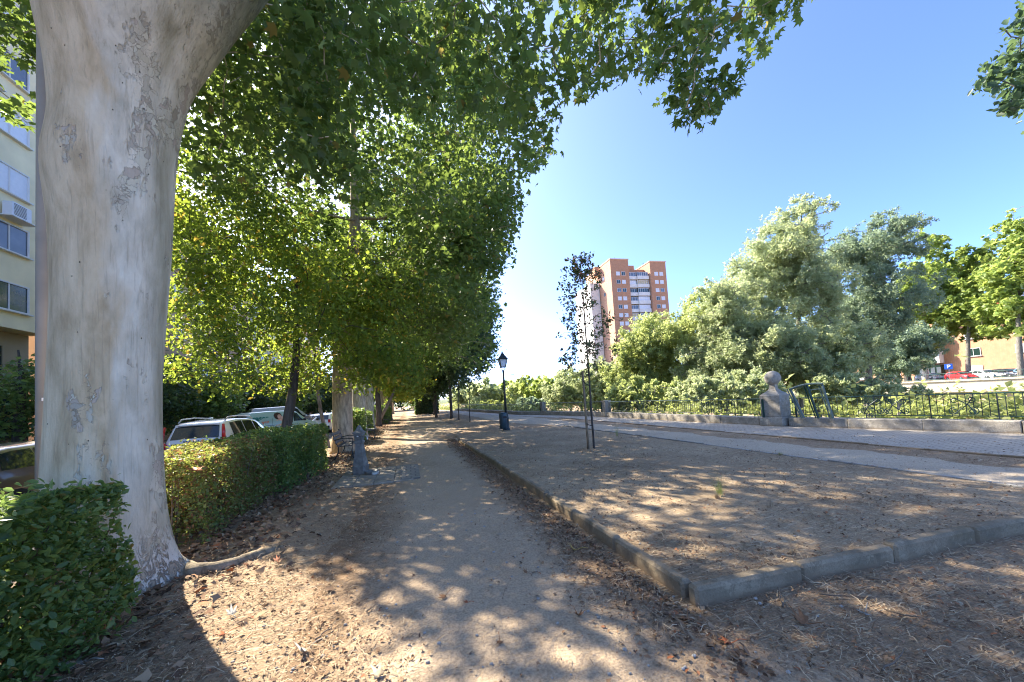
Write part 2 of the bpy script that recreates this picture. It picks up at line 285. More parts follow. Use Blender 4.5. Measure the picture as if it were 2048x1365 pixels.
# ---------------------------------------------------------------- mesh helpers
class MB:
    def __init__(s): s.v = []; s.f = []
    def add(s, vs, fs):
        o = len(s.v); s.v += [tuple(map(float, q)) for q in vs]; s.f += [tuple(i + o for i in q) for q in fs]; return s
    def box(s, c, d, rz=0, M=None, bev=0):
        hx, hy, hz = d[0] / 2, d[1] / 2, d[2] / 2
        if bev:
            b = bev; P = []
            for z, i in ((-hz, b), (-hz + b, 0), (hz - b, 0), (hz, b)):
                X, Y = hx - i, hy - i
                P += [(-X + (b - i), -Y, z), (X - (b - i), -Y, z), (X, -Y + (b - i), z), (X, Y - (b - i), z), (X - (b - i), Y, z), (-X + (b - i), Y, z), (-X, Y - (b - i), z), (-X, -Y + (b - i), z)]
            fs = [tuple(range(7, -1, -1)), tuple(range(24, 32))]
            for k in range(3):
                for j in range(8): fs.append((k * 8 + j, k * 8 + (j + 1) % 8, k * 8 + 8 + (j + 1) % 8, k * 8 + 8 + j))
        else:
            P = [(x, y, z) for z in (-hz, hz) for x, y in ((-hx, -hy), (hx, -hy), (hx, hy), (-hx, hy))]
            fs = [(3, 2, 1, 0), (4, 5, 6, 7), (0, 1, 5, 4), (1, 2, 6, 5), (2, 3, 7, 6), (3, 0, 4, 7)]
        ca, sa = math.cos(rz), math.sin(rz)
        P = [(c[0] + x * ca - y * sa, c[1] + x * sa + y * ca, c[2] + z) for x, y, z in P]
        if M is not None: P = [M @ Vector(p) for p in P]
        return s.add(P, fs)
    def tube(s, pts, rs, n=8, cap=True):
        pts = [Vector(p) for p in pts]
        if isinstance(rs, (int, float)): rs = [rs] * len(pts)
        V = []; Fc = []; ref = Vector((.31, .17, .93)).normalized()
        t0 = (pts[1] - pts[0]).normalized(); a = ref.cross(t0)
        if a.length < .1: a = Vector((1, 0, 0)).cross(t0)
        a.normalize()
        for i, p in enumerate(pts):
            t = (pts[min(i + 1, len(pts) - 1)] - pts[max(i - 1, 0)])
            if t.length < 1e-9: t = t0
            t.normalize(); a = (a - t * a.dot(t)).normalized(); b = t.cross(a)
            for k in range(n):
                q = 2 * math.pi * k / n; V.append(p + (a * math.cos(q) + b * math.sin(q)) * rs[i])
        for i in range(len(pts) - 1):
            for k in range(n): Fc.append((i * n + k, i * n + (k + 1) % n, (i + 1) * n + (k + 1) % n, (i + 1) * n + k))
        if cap: Fc += [tuple(range(n - 1, -1, -1)), tuple((len(pts) - 1) * n + k for k in range(n))]
        return s.add(V, Fc)
    def lathe(s, prof, c=(0, 0, 0), n=16, sq=False, rot=0):
        V = []; Fc = []
        for r, z in prof:
            for k in range(n):
                q = 2 * math.pi * (k + .5) / n + rot; V.append((c[0] + r * math.cos(q), c[1] + r * math.sin(q), c[2] + z))
        for i in range(len(prof) - 1):
            for k in range(n): Fc.append((i * n + k, i * n + (k + 1) % n, (i + 1) * n + (k + 1) % n, (i + 1) * n + k))
        Fc += [tuple(range(n - 1, -1, -1)), tuple((len(prof) - 1) * n + k for k in range(n))]
        return s.add(V, Fc)
    def grid(s, fn, nu, nv):
        V = [fn(i / nu, j / nv) for j in range(nv + 1) for i in range(nu + 1)]
        return s.add(V, [(j * (nu + 1) + i, j * (nu + 1) + i + 1, (j + 1) * (nu + 1) + i + 1, (j + 1) * (nu + 1) + i) for j in range(nv) for i in range(nu)])
    def sphere(s, c, r, n=12, m=8, sc=(1, 1, 1)):
        return s.add([(c[0] + r * sc[0] * math.sin(math.pi * j / m) * math.cos(2 * math.pi * i / n), c[1] + r * sc[1] * math.sin(math.pi * j / m) * math.sin(2 * math.pi * i / n), c[2] + r * sc[2] * math.cos(math.pi * j / m)) for j in range(m + 1) for i in range(n)],
                     [(j * n + i, (j + 1) * n + i, (j + 1) * n + (i + 1) % n, j * n + (i + 1) % n) for j in range(m) for i in range(n)])
    def build(s, name, mat, parent=None, smooth=False, loc=None):
        me = bpy.data.meshes.new(name); me.from_pydata(s.v, [], s.f); me.validate(); me.update()
        return link(name, me, mat, parent, smooth, loc)
def link(name, me, mat, parent=None, smooth=False, loc=None):
    me.materials.append(MATS[mat])
    if smooth: me.polygons.foreach_set('use_smooth', [True] * len(me.polygons))
    o = bpy.data.objects.new(name, me); C.objects.link(o)
    if parent is not None: o.parent = parent
    if loc is not None: o.location = loc
    return o
def npmesh(name, V, Fq, mat, parent=None, smooth=False):
    """V (n,3), Fq (m,k) faces of k vertices"""
    me = bpy.data.meshes.new(name); me.vertices.add(len(V)); me.vertices.foreach_set('co', np.asarray(V, np.float32).ravel())
    k = Fq.shape[1]; me.loops.add(Fq.size); me.loops.foreach_set('vertex_index', Fq.astype(np.int32).ravel())
    me.polygons.add(len(Fq)); me.polygons.foreach_set('loop_start', np.arange(0, Fq.size, k, dtype=np.int32)); me.polygons.foreach_set('loop_total', np.full(len(Fq), k, np.int32))
    me.update(calc_edges=True)
    return link(name, me, mat, parent, smooth)
def tag(o, label=None, cat=None, group=None, kind=None):
    if label: o['label'] = label
    if cat: o['category'] = cat
    if group: o['group'] = group
    if kind: o['kind'] = kind
    return o
def thing(name, label, cat, loc=(0, 0, 0), rz=0, group=None):
    o = bpy.data.objects.new(name, None); C.objects.link(o); o.location = loc; o.rotation_euler = (0, 0, rz); o.empty_display_size = .2
    return tag(o, label, cat, group)
def struct(o): o['kind'] = 'structure'; return o
def dup(root, loc, rz=0, label=None):
    r = root.copy(); C.objects.link(r); r.location = loc; r.rotation_euler = (0, 0, rz)
    if label: r['label'] = label
    for ch in root.children:
        c = ch.copy(); C.objects.link(c); c.parent = r
        for g in ch.children:
            d = g.copy(); C.objects.link(d); d.parent = c
    return r
def text_mesh(txt, size, depth=.004, bold=False):
    cu = bpy.data.curves.new('txt', 'FONT'); cu.body = txt; cu.size = size; cu.extrude = depth; cu.align_x = 'CENTER'; cu.align_y = 'CENTER'
    if bold: cu.offset = size * .03
    o = bpy.data.objects.new('txt', cu); C.objects.link(o)
    dg = bpy.context.evaluated_depsgraph_get(); dg.update(); me = bpy.data.meshes.new_from_object(o.evaluated_get(dg))
    bpy.data.objects.remove(o); me.materials.clear(); return me

# ---------------------------------------------------------------- leaves
def shape(kind):
    if kind == 'plane':       # five pointed lobes
        tip = [(-100, .62), (-48, .92), (0, 1.1), (48, .92), (100, .62)]; V = [(0, 0, 0), (0, -.28, .02)]
        pts = []
        for i, (a, r) in enumerate(tip):
            pts.append((a, r, -.10 if i != 2 else -.14))
            if i < 4: pts.append(((a + tip[i + 1][0]) / 2, .50, .06))
        for a, r, z in pts: V.append((r * math.sin(R_(a)), r * math.cos(R_(a)), z))
        V = np.array(V); V[:, 1] += .1; V *= .5       # 11 verts
        Fc = [(0, 1, 2, 3), (0, 3, 4, 5), (0, 5, 6, 7), (0, 7, 8, 9), (0, 9, 10, 1)]
        return V, np.array(Fc)
    if kind == 'oval':
        V = np.array([(0, -.5, 0), (.26, -.12, .07), (.2, .25, .06), (0, .5, -.05), (-.2, .25, .06), (-.26, -.12, .07)]); return V, np.array([(0, 1, 2, 3), (0, 3, 4, 5)])
    if kind == 'star':        # cheaper lobed leaf
        V = np.array([(0, -.4, 0), (.5, -.12, -.05), (.2, .1, .04), (0, .55, -.07), (-.2, .1, .04), (-.5, -.12, -.05)]); return V, np.array([(0, 1, 2, 3), (0, 3, 4, 5)])
    if kind == 'lance':
        V = np.array([(0, -.5, 0), (.13, 0, .04), (0, .5, -.03), (-.13, 0, .04)]); return V, np.array([(0, 1, 2, 3)])
    if kind == 'tuft':        # three crossed slim leaflets, for far crowns
        V = []; Fc = []
        for i, a in enumerate((0, 2.1, 4.2)):
            ca, sa = math.cos(a), math.sin(a)
            for x, y, z in ((0, 0, 0), (.17, .3, .1 * (i - 1)), (0, .62, .22 * (i - 1)), (-.17, .3, .1 * (1 - i))): V.append((x * ca - y * sa, x * sa + y * ca, z))
            Fc.append((4 * i, 4 * i + 1, 4 * i + 2, 4 * i + 3))
        return np.array(V), np.array(Fc)
def leaves(name, P, size, kind, mat, parent, rng, droop=.5, var=.3, flat=.0, down=False):
    P = np.asarray(P); n = len(P)
    if n == 0: P = np.zeros((1, 3)); n = 1
    V, Fc = shape(kind)
    nrm = rng.normal(size=(n, 3)); nrm[:, 2] = np.abs(nrm[:, 2]) * (1 - flat) + flat * 3 + .25
    nrm /= np.linalg.norm(nrm, axis=1)[:, None]
    d = rng.normal(size=(n, 3)); d[:, 2] -= droop * 2.2
    d -= nrm * (d * nrm).sum(1)[:, None]; d /= np.linalg.norm(d, axis=1)[:, None] + 1e-9
    x = np.cross(d, nrm); s = size * (1 + var * rng.uniform(-1, 1, n))
    W = (V[None, :, 0, None] * x[:, None] + V[None, :, 1, None] * d[:, None] + V[None, :, 2, None] * nrm[:, None]) * s[:, None, None] + P[:, None]
    k = len(V); Fa = (Fc[None] + (np.arange(n) * k)[:, None, None]).reshape(-1, Fc.shape[1])
    return npmesh(name, W.reshape(-1, 3), Fa, mat, parent)

# allowed outlines (photo pixels) that prune the tree crowns beside the path: what hangs past them was cut back
CUT = [(-900, -1500), (2300, -1500), (1690, -60), (1625, 0), (1600, 40), (1560, 75), (1535, 110), (1500, 150), (1482, 190), (1452, 198), (1440, 238), (1400, 262), (1338, 247), (1332, 208), (1262, 205), (1235, 158),
       (1205, 185), (1150, 218), (1130, 205), (1122, 240), (1144, 300), (1095, 322), (1070, 350), (1038, 350), (1045, 400), (1030, 450), (1018, 530), (997, 545), (1002, 620), (990, 650), (992, 720), (965, 770),
       (920, 800), (880, 812), (820, 815), (790, 812), (760, 810), (735, 800), (700, 800), (640, 795), (600, 800), (560, 792), (480, 792), (430, 800), (398, 772), (340, 780), (318, 780), (318, 230), (92, 230), (76, 262), (40, 300), (0, 262), (-900, 262)]
TRUNK_PX = [(58, -60), (560, -60), (440, 100), (390, 180), (352, 310), (345, 560), (326, 800), (340, 1000), (80, 1000), (88, 600), (74, 330)]
def prune(P, rng, poly=CUT, jit=9, near=False):
    if poly is None: return np.ones(len(P), bool)
    x, y, z = proj(P); j = rng.normal(size=len(P)) * jit
    keep = (z < .4) | inpoly(x + j, y + rng.normal(size=len(P)) * jit, poly) | (x < -150) | (y < -150) & (x < 1600)
    if near: keep &= ~((z > 0) & (z < 5.2) & inpoly(x, y, TRUNK_PX))
    return keep

def make_tree(name, label, cat, base, trunk, clumps, leafn, size, kind, lmat, bmat, seed, group=None, cut=None, near=False, droop=.5, jit=9, limb=.33, flatten=.75, sides=10, twigr=.010, trunk_obj=None, hang=.0, crown_label=None, big=None):
    """trunk: list of ((x,y,z), r) relative to base; clumps: (n,4) centre xyz (relative) + radius"""
    rng = np.random.default_rng(seed); b = np.array(base)
    t = thing(name, label, cat, base, 0, group)
    mb = MB(); nodes = []
    tp = [Vector(p) for p, r in trunk]; tr = [r for p, r in trunk]
    if trunk_obj is None: mb.tube(tp, tr, sides)
    fork = int(len(trunk) * limb) + 1
    for i in range(min(fork, len(tp) - 1), len(tp)): nodes.append((tp[i], tr[i]))
    K = np.array(clumps, float)
    ok = prune(K[:, :3] + b, rng, cut, 0, near); K = K[ok]
    o = np.argsort(np.linalg.norm(K[:, :3] - np.array(tp[-1]), axis=1)); K = K[o]
    nodes_p = np.array([n[0] for n in nodes]); nodes_r = [n[1] for n in nodes]
    P = []
    for c in K:
        q = Vector(c[:3]); dd = np.linalg.norm(nodes_p - c[:3], axis=1) + .6 * np.maximum(0, nodes_p[:, 2] - c[2])
        k = int(np.argmin(dd)); a = Vector(nodes_p[k]); ln = (q - a).length
        if ln > .15:
            r0 = min(nodes_r[k] * .62, .02 + ln * .018 + size * .05); r1 = max(twigr, r0 * .45); mid1 = a.lerp(q, .35) + Vector(rng.normal(size=3) * ln * .07) + Vector((0, 0, ln * .07)); mid2 = a.lerp(q, .7) + Vector(rng.normal(size=3) * ln * .06) + Vector((0, 0, ln * .05))
            mb.tube([a, mid1, mid2, q], [r0, r0 * .8 + r1 * .2, (r0 + r1) / 2, r1], 5, False)
            nodes_p = np.vstack([nodes_p, np.array(mid2)[None], np.array(q)[None]]); nodes_r += [(r0 + r1) / 2 * 1.05, r1 * 1.3]
        m = max(4, int(leafn * (c[3] / np.mean(K[:, 3])) ** 2 * rng.uniform(.6, 1.35)))
        u = rng.normal(size=(m, 3)); u /= np.linalg.norm(u, axis=1)[:, None]; u *= rng.uniform(.15, 1, m)[:, None] ** .55 * c[3]; u[:, 2] *= flatten
        # sub-clusters so that the spray breaks up
        sub = rng.normal(size=(max(3, m // 9), 3)) * c[3] * .55; sub[:, 2] *= flatten; pick = rng.integers(0, len(sub), m); mixv = rng.uniform(size=m) < .6
        u[mixv] = sub[pick[mixv]] + rng.normal(size=(int(mixv.sum()), 3)) * c[3] * .16
        if hang: u[:, 2] -= np.abs(rng.normal(size=m)) * hang * c[3]
        P.append(u + c[:3])
    P = np.vstack(P) if P else np.zeros((1, 3))
    P = P[prune(P + b, rng, cut, jit, near)]
    if trunk_obj is None: mb.build('trunk', bmat, t, True)
    else: trunk_obj.parent = t; mb.build('limb', bmat, t, True)
    lo = leaves('crown', P, size, kind, lmat, t, rng, droop)
    if crown_label: lo['label'] = crown_label
    return t
def ell(n, c, r, rad, rng, zmin=-9, shell=.5, var=.3):
    u = rng.normal(size=(n, 3)); u /= np.linalg.norm(u, axis=1)[:, None]; u *= (shell + (1 - shell) * rng.uniform(size=(n, 1)) ** .6)
    p = np.array(c) + u * np.array(r); rr = rad * (1 + var * rng.uniform(-1, 1, n)); k = p[:, 2] > zmin
    return np.hstack([p, rr[:, None]])[k]

# ================================================================ THE SETTING
def smooth01(t): t = max(0., min(1., t)); return t * t * (3 - 2 * t)
FP = [(-60, 32), (-10, 17.8), (5.1, 13.95), (10.5, 12.67), (14, 12.45), (21.1, 12.27), (29.3, 11.0), (32.4, 9.9), (61, 8.3), (100, 5.0), (160, -6), (400, -120)]
def FX(y):
    return float(np.interp(y, [p[0] for p in FP], [p[1] for p in FP]))
def FARX(y): return float(np.interp(y, [-200, 85, 130, 400], [79, 79, 70, -40]))
def gz(x, y):
    b = .012 * math.sin(1.1 * x + .6 * y) + .010 * math.sin(1.7 * y - .9 * x + 1) + .006 * math.sin(3.1 * x + 2.3 * y)
    a = 1 - smooth01((x - 6.8) / 1.0); a *= smooth01((x + 4.2) / .8)
    z = b * a
    if x < -3.9: z -= .15 * smooth01((-3.9 - x) / .12)
    if x < -15: z += .15 * smooth01((-15 - x) / .05)
    t = x - FX(y) - .3
    if t > 0: z -= 4.3 * smooth01(t / 5)
    t = x - FARX(y)
    if t > 0: z += 4.05 * smooth01(t / .4)
    # roots lift the soil round the big tree
    z += .05 * math.exp(-((x + 2.6) ** 2 + (y - 4.4) ** 2) / .9)
    return z
def bedz(x, y):
    z = .03 + .065 * smooth01((15 - y) / 11) * (1 - .6 * smooth01((x - 4) / 3.4))
    z += .05 * math.exp(-((x - 4.74) ** 2 + (y - 9.02) ** 2) / .22)
    return gz(x, y) + z
def surf(x, y):
    if 2.05 < x < 7.58 and 2.36 - .0528 * (x - 1.945) < y < 17.5: return bedz(x, y)
    return gz(x, y) + .007
def sheet(name, xs, ys, zf, mat):
    V = np.array([(x, y, zf(x, y)) for y in ys for x in xs]); nx = len(xs)
    Fc = np.array([(j * nx + i, j * nx + i + 1, (j + 1) * nx + i + 1, (j + 1) * nx + i) for j in range(len(ys) - 1) for i in range(nx - 1)])
    return npmesh(name, V, Fc, mat, None, True)
ar = np.arange
xs = np.concatenate([[-900, -300, -120, -60, -30, -20, -15.1, -14.98], ar(-14, -4.2, 1.), [-4.05, -3.98, -3.9], ar(-3.7, 12.2, .3), ar(12.3, 22, .5), ar(23, 78, 5.), [79.2, 79.6, 80], ar(84, 130, 10.), [200, 400, 900]])
ys = np.concatenate([[-400, -60, -20, -8], ar(-4, 22, .3), ar(22.5, 60, 1.), ar(62, 130, 4.), [150, 180, 250, 400, 1200]])
struct(sheet('ground', xs, ys, gz, 'soil'))
def strip(name, fl, fr, ys, n, mat, off=.006, zf=gz):
    V = []; 
    for y in ys:
        a, b = fl(y), fr(y)
        for i in range(n + 1):
            x = a + (b - a) * i / n; V.append((x, y, zf(x, y) + off))
    nx = n + 1
    Fc = np.array([(j * nx + i, j * nx + i + 1, (j + 1) * nx + i + 1, (j + 1) * nx + i) for j in range(len(ys) - 1) for i in range(n)])
    return struct(npmesh(name, np.array(V), Fc, mat, None, True))
yp = np.concatenate([ar(-3, 22, .2), ar(22, 60, .6), ar(60, 120, 3.)])
wob = lambda y, k: .07 * math.sin(2.3 * y + k) + .05 * math.sin(5.1 * y + 2 * k) + .03 * math.sin(11.3 * y + k)
strip('path', lambda y: -.9 + .25 * smooth01((4 - y) / 4) + wob(y, 1), lambda y: 1.78 + .45 * smooth01((2.6 - y) / 1.4) + wob(y, 4) * (y < 2) + (2 if y > 21 else 2 * smooth01((y - 15) / 6)) * .5, yp, 12, 'path_sand')
def bed():
    xs_ = ar(2.05, 7.6, .15); ts = np.linspace(0, 1, 110); V = []
    for t in ts:
        for x in xs_: y0 = 2.34 - .0528 * (x - 1.945); y = y0 + (17.6 - y0) * t; V.append((x, y, bedz(x, y)))
    nx = len(xs_); struct(npmesh('planting_bed', np.array(V), np.array([(j * nx + i, j * nx + i + 1, (j + 1) * nx + i + 1, (j + 1) * nx + i) for j in range(len(ts) - 1) for i in range(nx - 1)]), 'bed_soil', None, True))
bed()
strip('gravel_path', lambda y: 7.68 + (0 if y < 16 else -1.6 * smooth01((y - 16) / 8) + wob(y, 7)), lambda y: min(9.15 + wob(y, 2) * 1.6, FX(y) - 1.9), yp[yp > -3], 8, 'grey_sand', .008)
strip('promenade', lambda y: min(10.2, FX(y) - 1.9), lambda y: FX(y) - .2, yp[:-8], 10, 'pavers', .012)
strip('road', lambda y: -15, lambda y: -4.08, np.array([-60, -20, 0, 20, 40, 80, 140, 200.]), 12, 'asphalt', .004)
strip('pavement', lambda y: -18.4, lambda y: -15.15, np.array([-60, -20, 0, 20, 40, 80, 140, 200.]), 2, 'slab', .01)
strip('far_street', lambda y: FARX(y) + 1.5, lambda y: FARX(y) + 14, np.array([-60, -20, 0, 20, 40, 80, 140.]), 4, 'asphalt', .05)
strip('river_water', lambda y: FX(y) + 26, lambda y: FARX(y) - 22, np.array([-150, -60, -20, 0, 20, 40, 80, 140, 200.]), 4, 'water', .12)
def hills():
    mb = MB(); rng = np.random.default_rng(5)
    mb.grid(lambda u, v: (-700 + 1700 * u, 420 + 60 * v, (6 + 9 * math.sin(u * 9) ** 2 + 5 * math.sin(u * 23 + 1)) * math.sin(v * math.pi / 2) - 1), 80, 4)
    struct(mb.build('hills', 'leaf_scrub', None, True))
hills()

# ---- kerbs
def stones(mb, a, b, w_, zf, h=.17, ln=1.0, rng=random.Random(3), bev=.018, depth=.2):
    a, b = Vector(a), Vector(b); L = (b - a).length; n = max(1, round(L / ln)); d = (b - a) / n; rz = math.atan2(d.y, d.x)
    for i in range(n):
        m = a + d * (i + .5); top = zf(m.x, m.y) + h + rng.uniform(-.012, .010)
        mb.box((m.x + rng.uniform(-.006, .006), m.y + rng.uniform(-.006, .006), top - (h + depth) / 2), (d.length - .012, w_, h + depth), rz + rng.uniform(-.012, .012), bev=bev)
mb = MB(); kh = lambda x, y: gz(x, y) - .07 * smooth01((y - 6) / 9)
stones(mb, (2.0, 2.44), (1.95, 15.1), .10, kh, .135, bev=.022)
struct(mb.build('kerb', 'kerb_concrete'))
mb = MB(); stones(mb, (1.945, 2.36), (9.9, 1.94), .105, gz, .14, 1.0, random.Random(8), bev=.022); struct(mb.build('kerb', 'kerb_concrete'))
mb = MB(); stones(mb, (7.62, -3), (7.62, 17.4), .06, gz, .045, 1.0, bev=.006); struct(mb.build('edging', 'pale_stone'))
mb = MB(); stones(mb, (10.16, -4), (10.16, 24), .08, gz, .03, 1.0, bev=.006); struct(mb.build('edging', 'kerb_concrete'))
mb = MB(); stones(mb, (-4.0, -10), (-4.0, 90), .14, lambda x, y: -.13, .12, 1.0); struct(mb.build('kerb', 'granite'))
mb = MB(); stones(mb, (-15.07, -10), (-15.07, 90), .14, lambda x, y: -.13, .14, 1.0); struct(mb.build('kerb', 'granite'))

# ================================================================ RIVER PARAPET
def fpts(y0, y1, step):
    out = []; y = y0
    while y <= y1 + 1e-6: out.append(Vector((FX(y), y, 0))); y += step
    return out
def parapet(y0, y1, label):
    t = thing('river_railing', label, 'railing', (0, 0, 0), 0, 'railing runs on the granite river parapet')
    P = [Vector((FX(y0), y0, 0))] + [Vector((FX(y), y, 0)) for y, _ in FP if y0 < y < y1] + [Vector((FX(y1), y1, 0))]
    w1, w2, w3 = MB(), MB(), MB(); rng = random.Random(int(y0 * 7 + 200))
    for a, b in zip(P[:-1], P[1:]): stones(w1, a, b, .42, lambda x, y: 0, .31, 1.45, rng, .015, .5)
    w1.build('plinth', 'granite', t)
    for h, r in ((.97, .016), (.40, .012)): w2.tube([p + Vector((0, 0, h)) for p in P], r, 6)
    w2.build('rail', 'iron_green', t)
    step = .125 if y1 < 22 else (.16 if y1 < 33 else .3); acc = 0; pos = []
    for a, b in zip(P[:-1], P[1:]):
        L = (b - a).length; s = (step - acc) % step
        while s < L: pos.append(a + (b - a) * (s / L)); s += step
        acc = (acc + L) % step
    for i, p in enumerate(pos):
        r = .0085; w3.tube([p + Vector((0, 0, .32 if i % 9 == 0 else .40)), p + Vector((0, 0, .97))], r * (1.7 if i % 9 == 0 else 1), 5, False)
    w3.build('baluster', 'iron_dark', t)['kind'] = 'stuff'
    return t
R1 = parapet(-12, 9.75, 'black iron railing on granite plinth, near run right of the ball-topped pillar')
R2 = parapet(10.65, 20.9, 'long iron railing between the ball-topped pillar and the plain square pillar')
R3 = parapet(21.45, 29.1, 'thin distant railing between the two plain stone pillars behind the staked sapling')
R4 = parapet(29.5, 64, 'far greenish railing curving away behind the street lamp')
def scroll(parent, y, sc=1, mirror=1):
    mb = MB(); c = Vector((FX(y) - .03, y, .68))
    d = Vector((FX(y + .1) - FX(y - .1), .2, 0)).normalized()
    def sp(cx, cz, r0, turns, a0, s=1):
        pts = []
        for i in range(28):
            q = i / 27; a = a0 + s * turns * 2 * math.pi * q; r = r0 * (1 - .75 * q)
            pts.append(c + d * ((cx + r * math.cos(a)) * mirror * sc) + Vector((0, 0, (cz + r * math.sin(a)) * sc)))
        mb.tube(pts, .011, 5)
    sp(-.16, -.16, .10, 1.5, 1.5); sp(.16, -.16, .10, 1.5, 1.5, -1); sp(.14, .14, .08, 1.3, 4.2); sp(-.14, .13, .07, 1.2, -1.2, -1)
    for x0, x1, z0, z1 in ((-.18, .18, -.24, .22), (.2, -.14, -.24, .2)):
        mb.tube([c + d * (x0 * mirror * sc) + Vector((0, 0, z0 * sc)), c + d * ((x0 + x1) / 2 + .06) * mirror * sc + Vector((0, 0, 0)), c + d * (x1 * mirror * sc) + Vector((0, 0, z1 * sc))], .012, 5)
    mb.build('scroll_ornament', 'iron_green', parent)
for y, m_ in ((7.65, 1), (7.15, 1), (5.95, -1)): scroll(R1, y, 1, m_)
for y in (12.6, 13.2, 17.6): scroll(R2, y)
def pillar(y, label, w_, h, ball=False):
    x = FX(y); t = thing('stone_pillar', label, 'pillar', (x, y, 0), math.atan2(FX(y + .5) - FX(y - .5), -1) + math.pi / 2)
    mb = MB(); mb.box((0, 0, .16), (w_ * 1.02, w_ * 1.02, .34), bev=.02); mb.box((0, 0, .33 + (h - .33) / 2), (w_ * .9, w_ * .9, h - .33), bev=.02)
    mb.build('block', 'granite', t)
    if ball:
        m2 = MB(); m2.lathe([(.42, 0), (.40, .03), (.24, .12), (.15, .21), (.125, .34), (.17, .40)], (0, 0, h), 4, rot=0); m2.build('neck', 'granite', t)
        MB().sphere((0, 0, h + .60), .255, 24, 14).build('ball', 'granite', t, True)
    else:
        MB().box((0, 0, h + .03), (w_ * .98, w_ * .98, .07), bev=.012).build('cap', 'granite', t)
    m3 = MB(); m3.box((-w_ * .3, -w_ * .5, .65), (.05, .05, .66)); m3.build('iron_bracket', 'iron_green', t)
    return t
pillar(10.2, 'grey granite pillar with a big stone ball on top', .74, 1.12, True)
pillar(21.17, 'plain square stone pillar on parapet right of the sapling', .5, .98)
pillar(29.3, 'slim far stone pillar on parapet between sapling and street lamp', .42, 1.02)
def leaning_gate():
    y = 9.0; x = FX(y) - .27; dr = Vector((FX(y - .5) - FX(y + .5), -1, 0)).normalized()
    t = thing('leaning_gate', 'bent green metal gate frame with curved top leaning over the railing beside the ball pillar', 'gate', (x, y, .31))
    def P(u, h): return dr * (u - .42 * (1 - 0) * h * .42) + Vector((-.10 * h, 0, h))
    f = MB(); top = [P(-.30 + .95 * k, .98 + .15 * math.sin(k * 2.1)) for k in [i / 8 for i in range(9)]]
    for a in (0, .045): f.tube([p + Vector((-.03 + a, 0, 0)) for p in top], .032, 6)
    f.build('top_rail', 'iron_light', t)
    for k, u0 in enumerate((-.22, .18, .56)):
        q = MB(); u1 = (-.30, .22, .62)[k]; h1 = (1.0, 1.1, 1.08)[k]
        q.tube([P(u0, 0), P(u1, h1)], .042, 6); q.tube([P(u0 - .07, 0), P(u1 - .09, h1 - .02)], .02, 6); q.build('upright', 'iron_green' if k == 1 else 'iron_light', t)
    q = MB(); q.tube([P(.22, .92), P(.58, .96)], .02, 6); q.build('crossbar', 'iron_light', t)
    y = 9.55; x = FX(y) - .06
    t = thing('lock_post', 'short dark green iron post with square head in the railing by the ball pillar', 'post', (x, y, .31))
    MB().tube([(0, 0, 0), (0, 0, .5)], .03, 8).build('post', 'iron_green', t); MB().box((0, 0, .56), (.07, .2, .13), bev=.012).build('head', 'iron_green', t)
leaning_gate()

# ================================================================ STREET LAMP, BIN, POLE
def street_lamp():
    x, y = 4.63, 17.56; t = thing('street_lamp', 'dark classic street lamp with glass lantern standing on the gravel', 'street lamp', (x, y, gz(x, y)))
    b = MB(); b.lathe([(.17, 0), (.17, .10), (.135, .13), (.125, .55), (.15, .60), (.12, .66), (.095, .78), (.10, .82), (.075, .9)], n=12); b.build('base', 'iron_dark', t, True)
    MB().tube([(0, 0, .85), (0, 0, 1.9), (0, 0, 2.8), (0, 0, 2.98)], [.062, .056, .046, .06], 12).build('post', 'iron_dark', t, True)
    br = MB()
    for k in range(4):
        a = math.pi / 4 + k * math.pi / 2; c, s = math.cos(a), math.sin(a)
        br.tube([(0.02 * c, .02 * s, 2.97), (.10 * c, .10 * s, 3.03), (.15 * c, .15 * s, 3.13)], .012, 5)
    br.build('bracket', 'iron_dark', t)
    L = MB(); r0, r1, z0, z1 = .16, .27, 3.13, 3.52
    for k in range(4):
        a = math.pi / 4 + k * math.pi / 2; c, s = math.cos(a), math.sin(a); L.tube([(r0 * c, r0 * s, z0), (r1 * c, r1 * s, z1)], .017, 5)
    L.lathe([(r0 + .02, 0), (r0 + .02, .03)], (0, 0, z0 - .015), 4); L.lathe([(r1 + .03, 0), (r1 + .05, .03), (r1 + .01, .05)], (0, 0, z1), 4)
    L.lathe([(r1, 0), (.20, .09), (.12, .17), (.10, .20), (.12, .22), (.05, .26), (.05, .30), (.02, .33), (.035, .36), (.005, .43)], (0, 0, z1 + .05), 4)
    L.build('lantern_frame', 'iron_dark', t)
    g = MB(); g.lathe([(r0 - .012, .02), (r1 - .012, z1 - z0 - .01)], (0, 0, z0), 4); g.build('lantern_glass', 'lamp_glass', t)
street_lamp()
def bin_():
    x, y = 4.43, 17.42; t = thing('litter_bin', 'dark blue litter bin strapped to the lamp post', 'bin', (x, y, gz(x, y) + .12), .3)
    mb = MB(); mb.lathe([(.165, 0), (.185, .03), (.19, .68), (.17, .74), (.10, .78)], n=20); mb.build('body', 'bin_blue', t, True)
    m2 = MB(); m2.box((0, -.185, .56), (.2, .03, .11), bev=.01); m2.build('mouth', 'black_plastic', t)
    for zb in (.4, .62): m3 = MB(); m3.box((.14, .03, zb), (.12, .05, .03)); m3.build('bracket', 'iron_dark', t)
    m4 = MB()
    m4.box((0, 0, -.06), (.06, .06, .14)); m4.build('foot', 'iron_dark', t)
bin_()
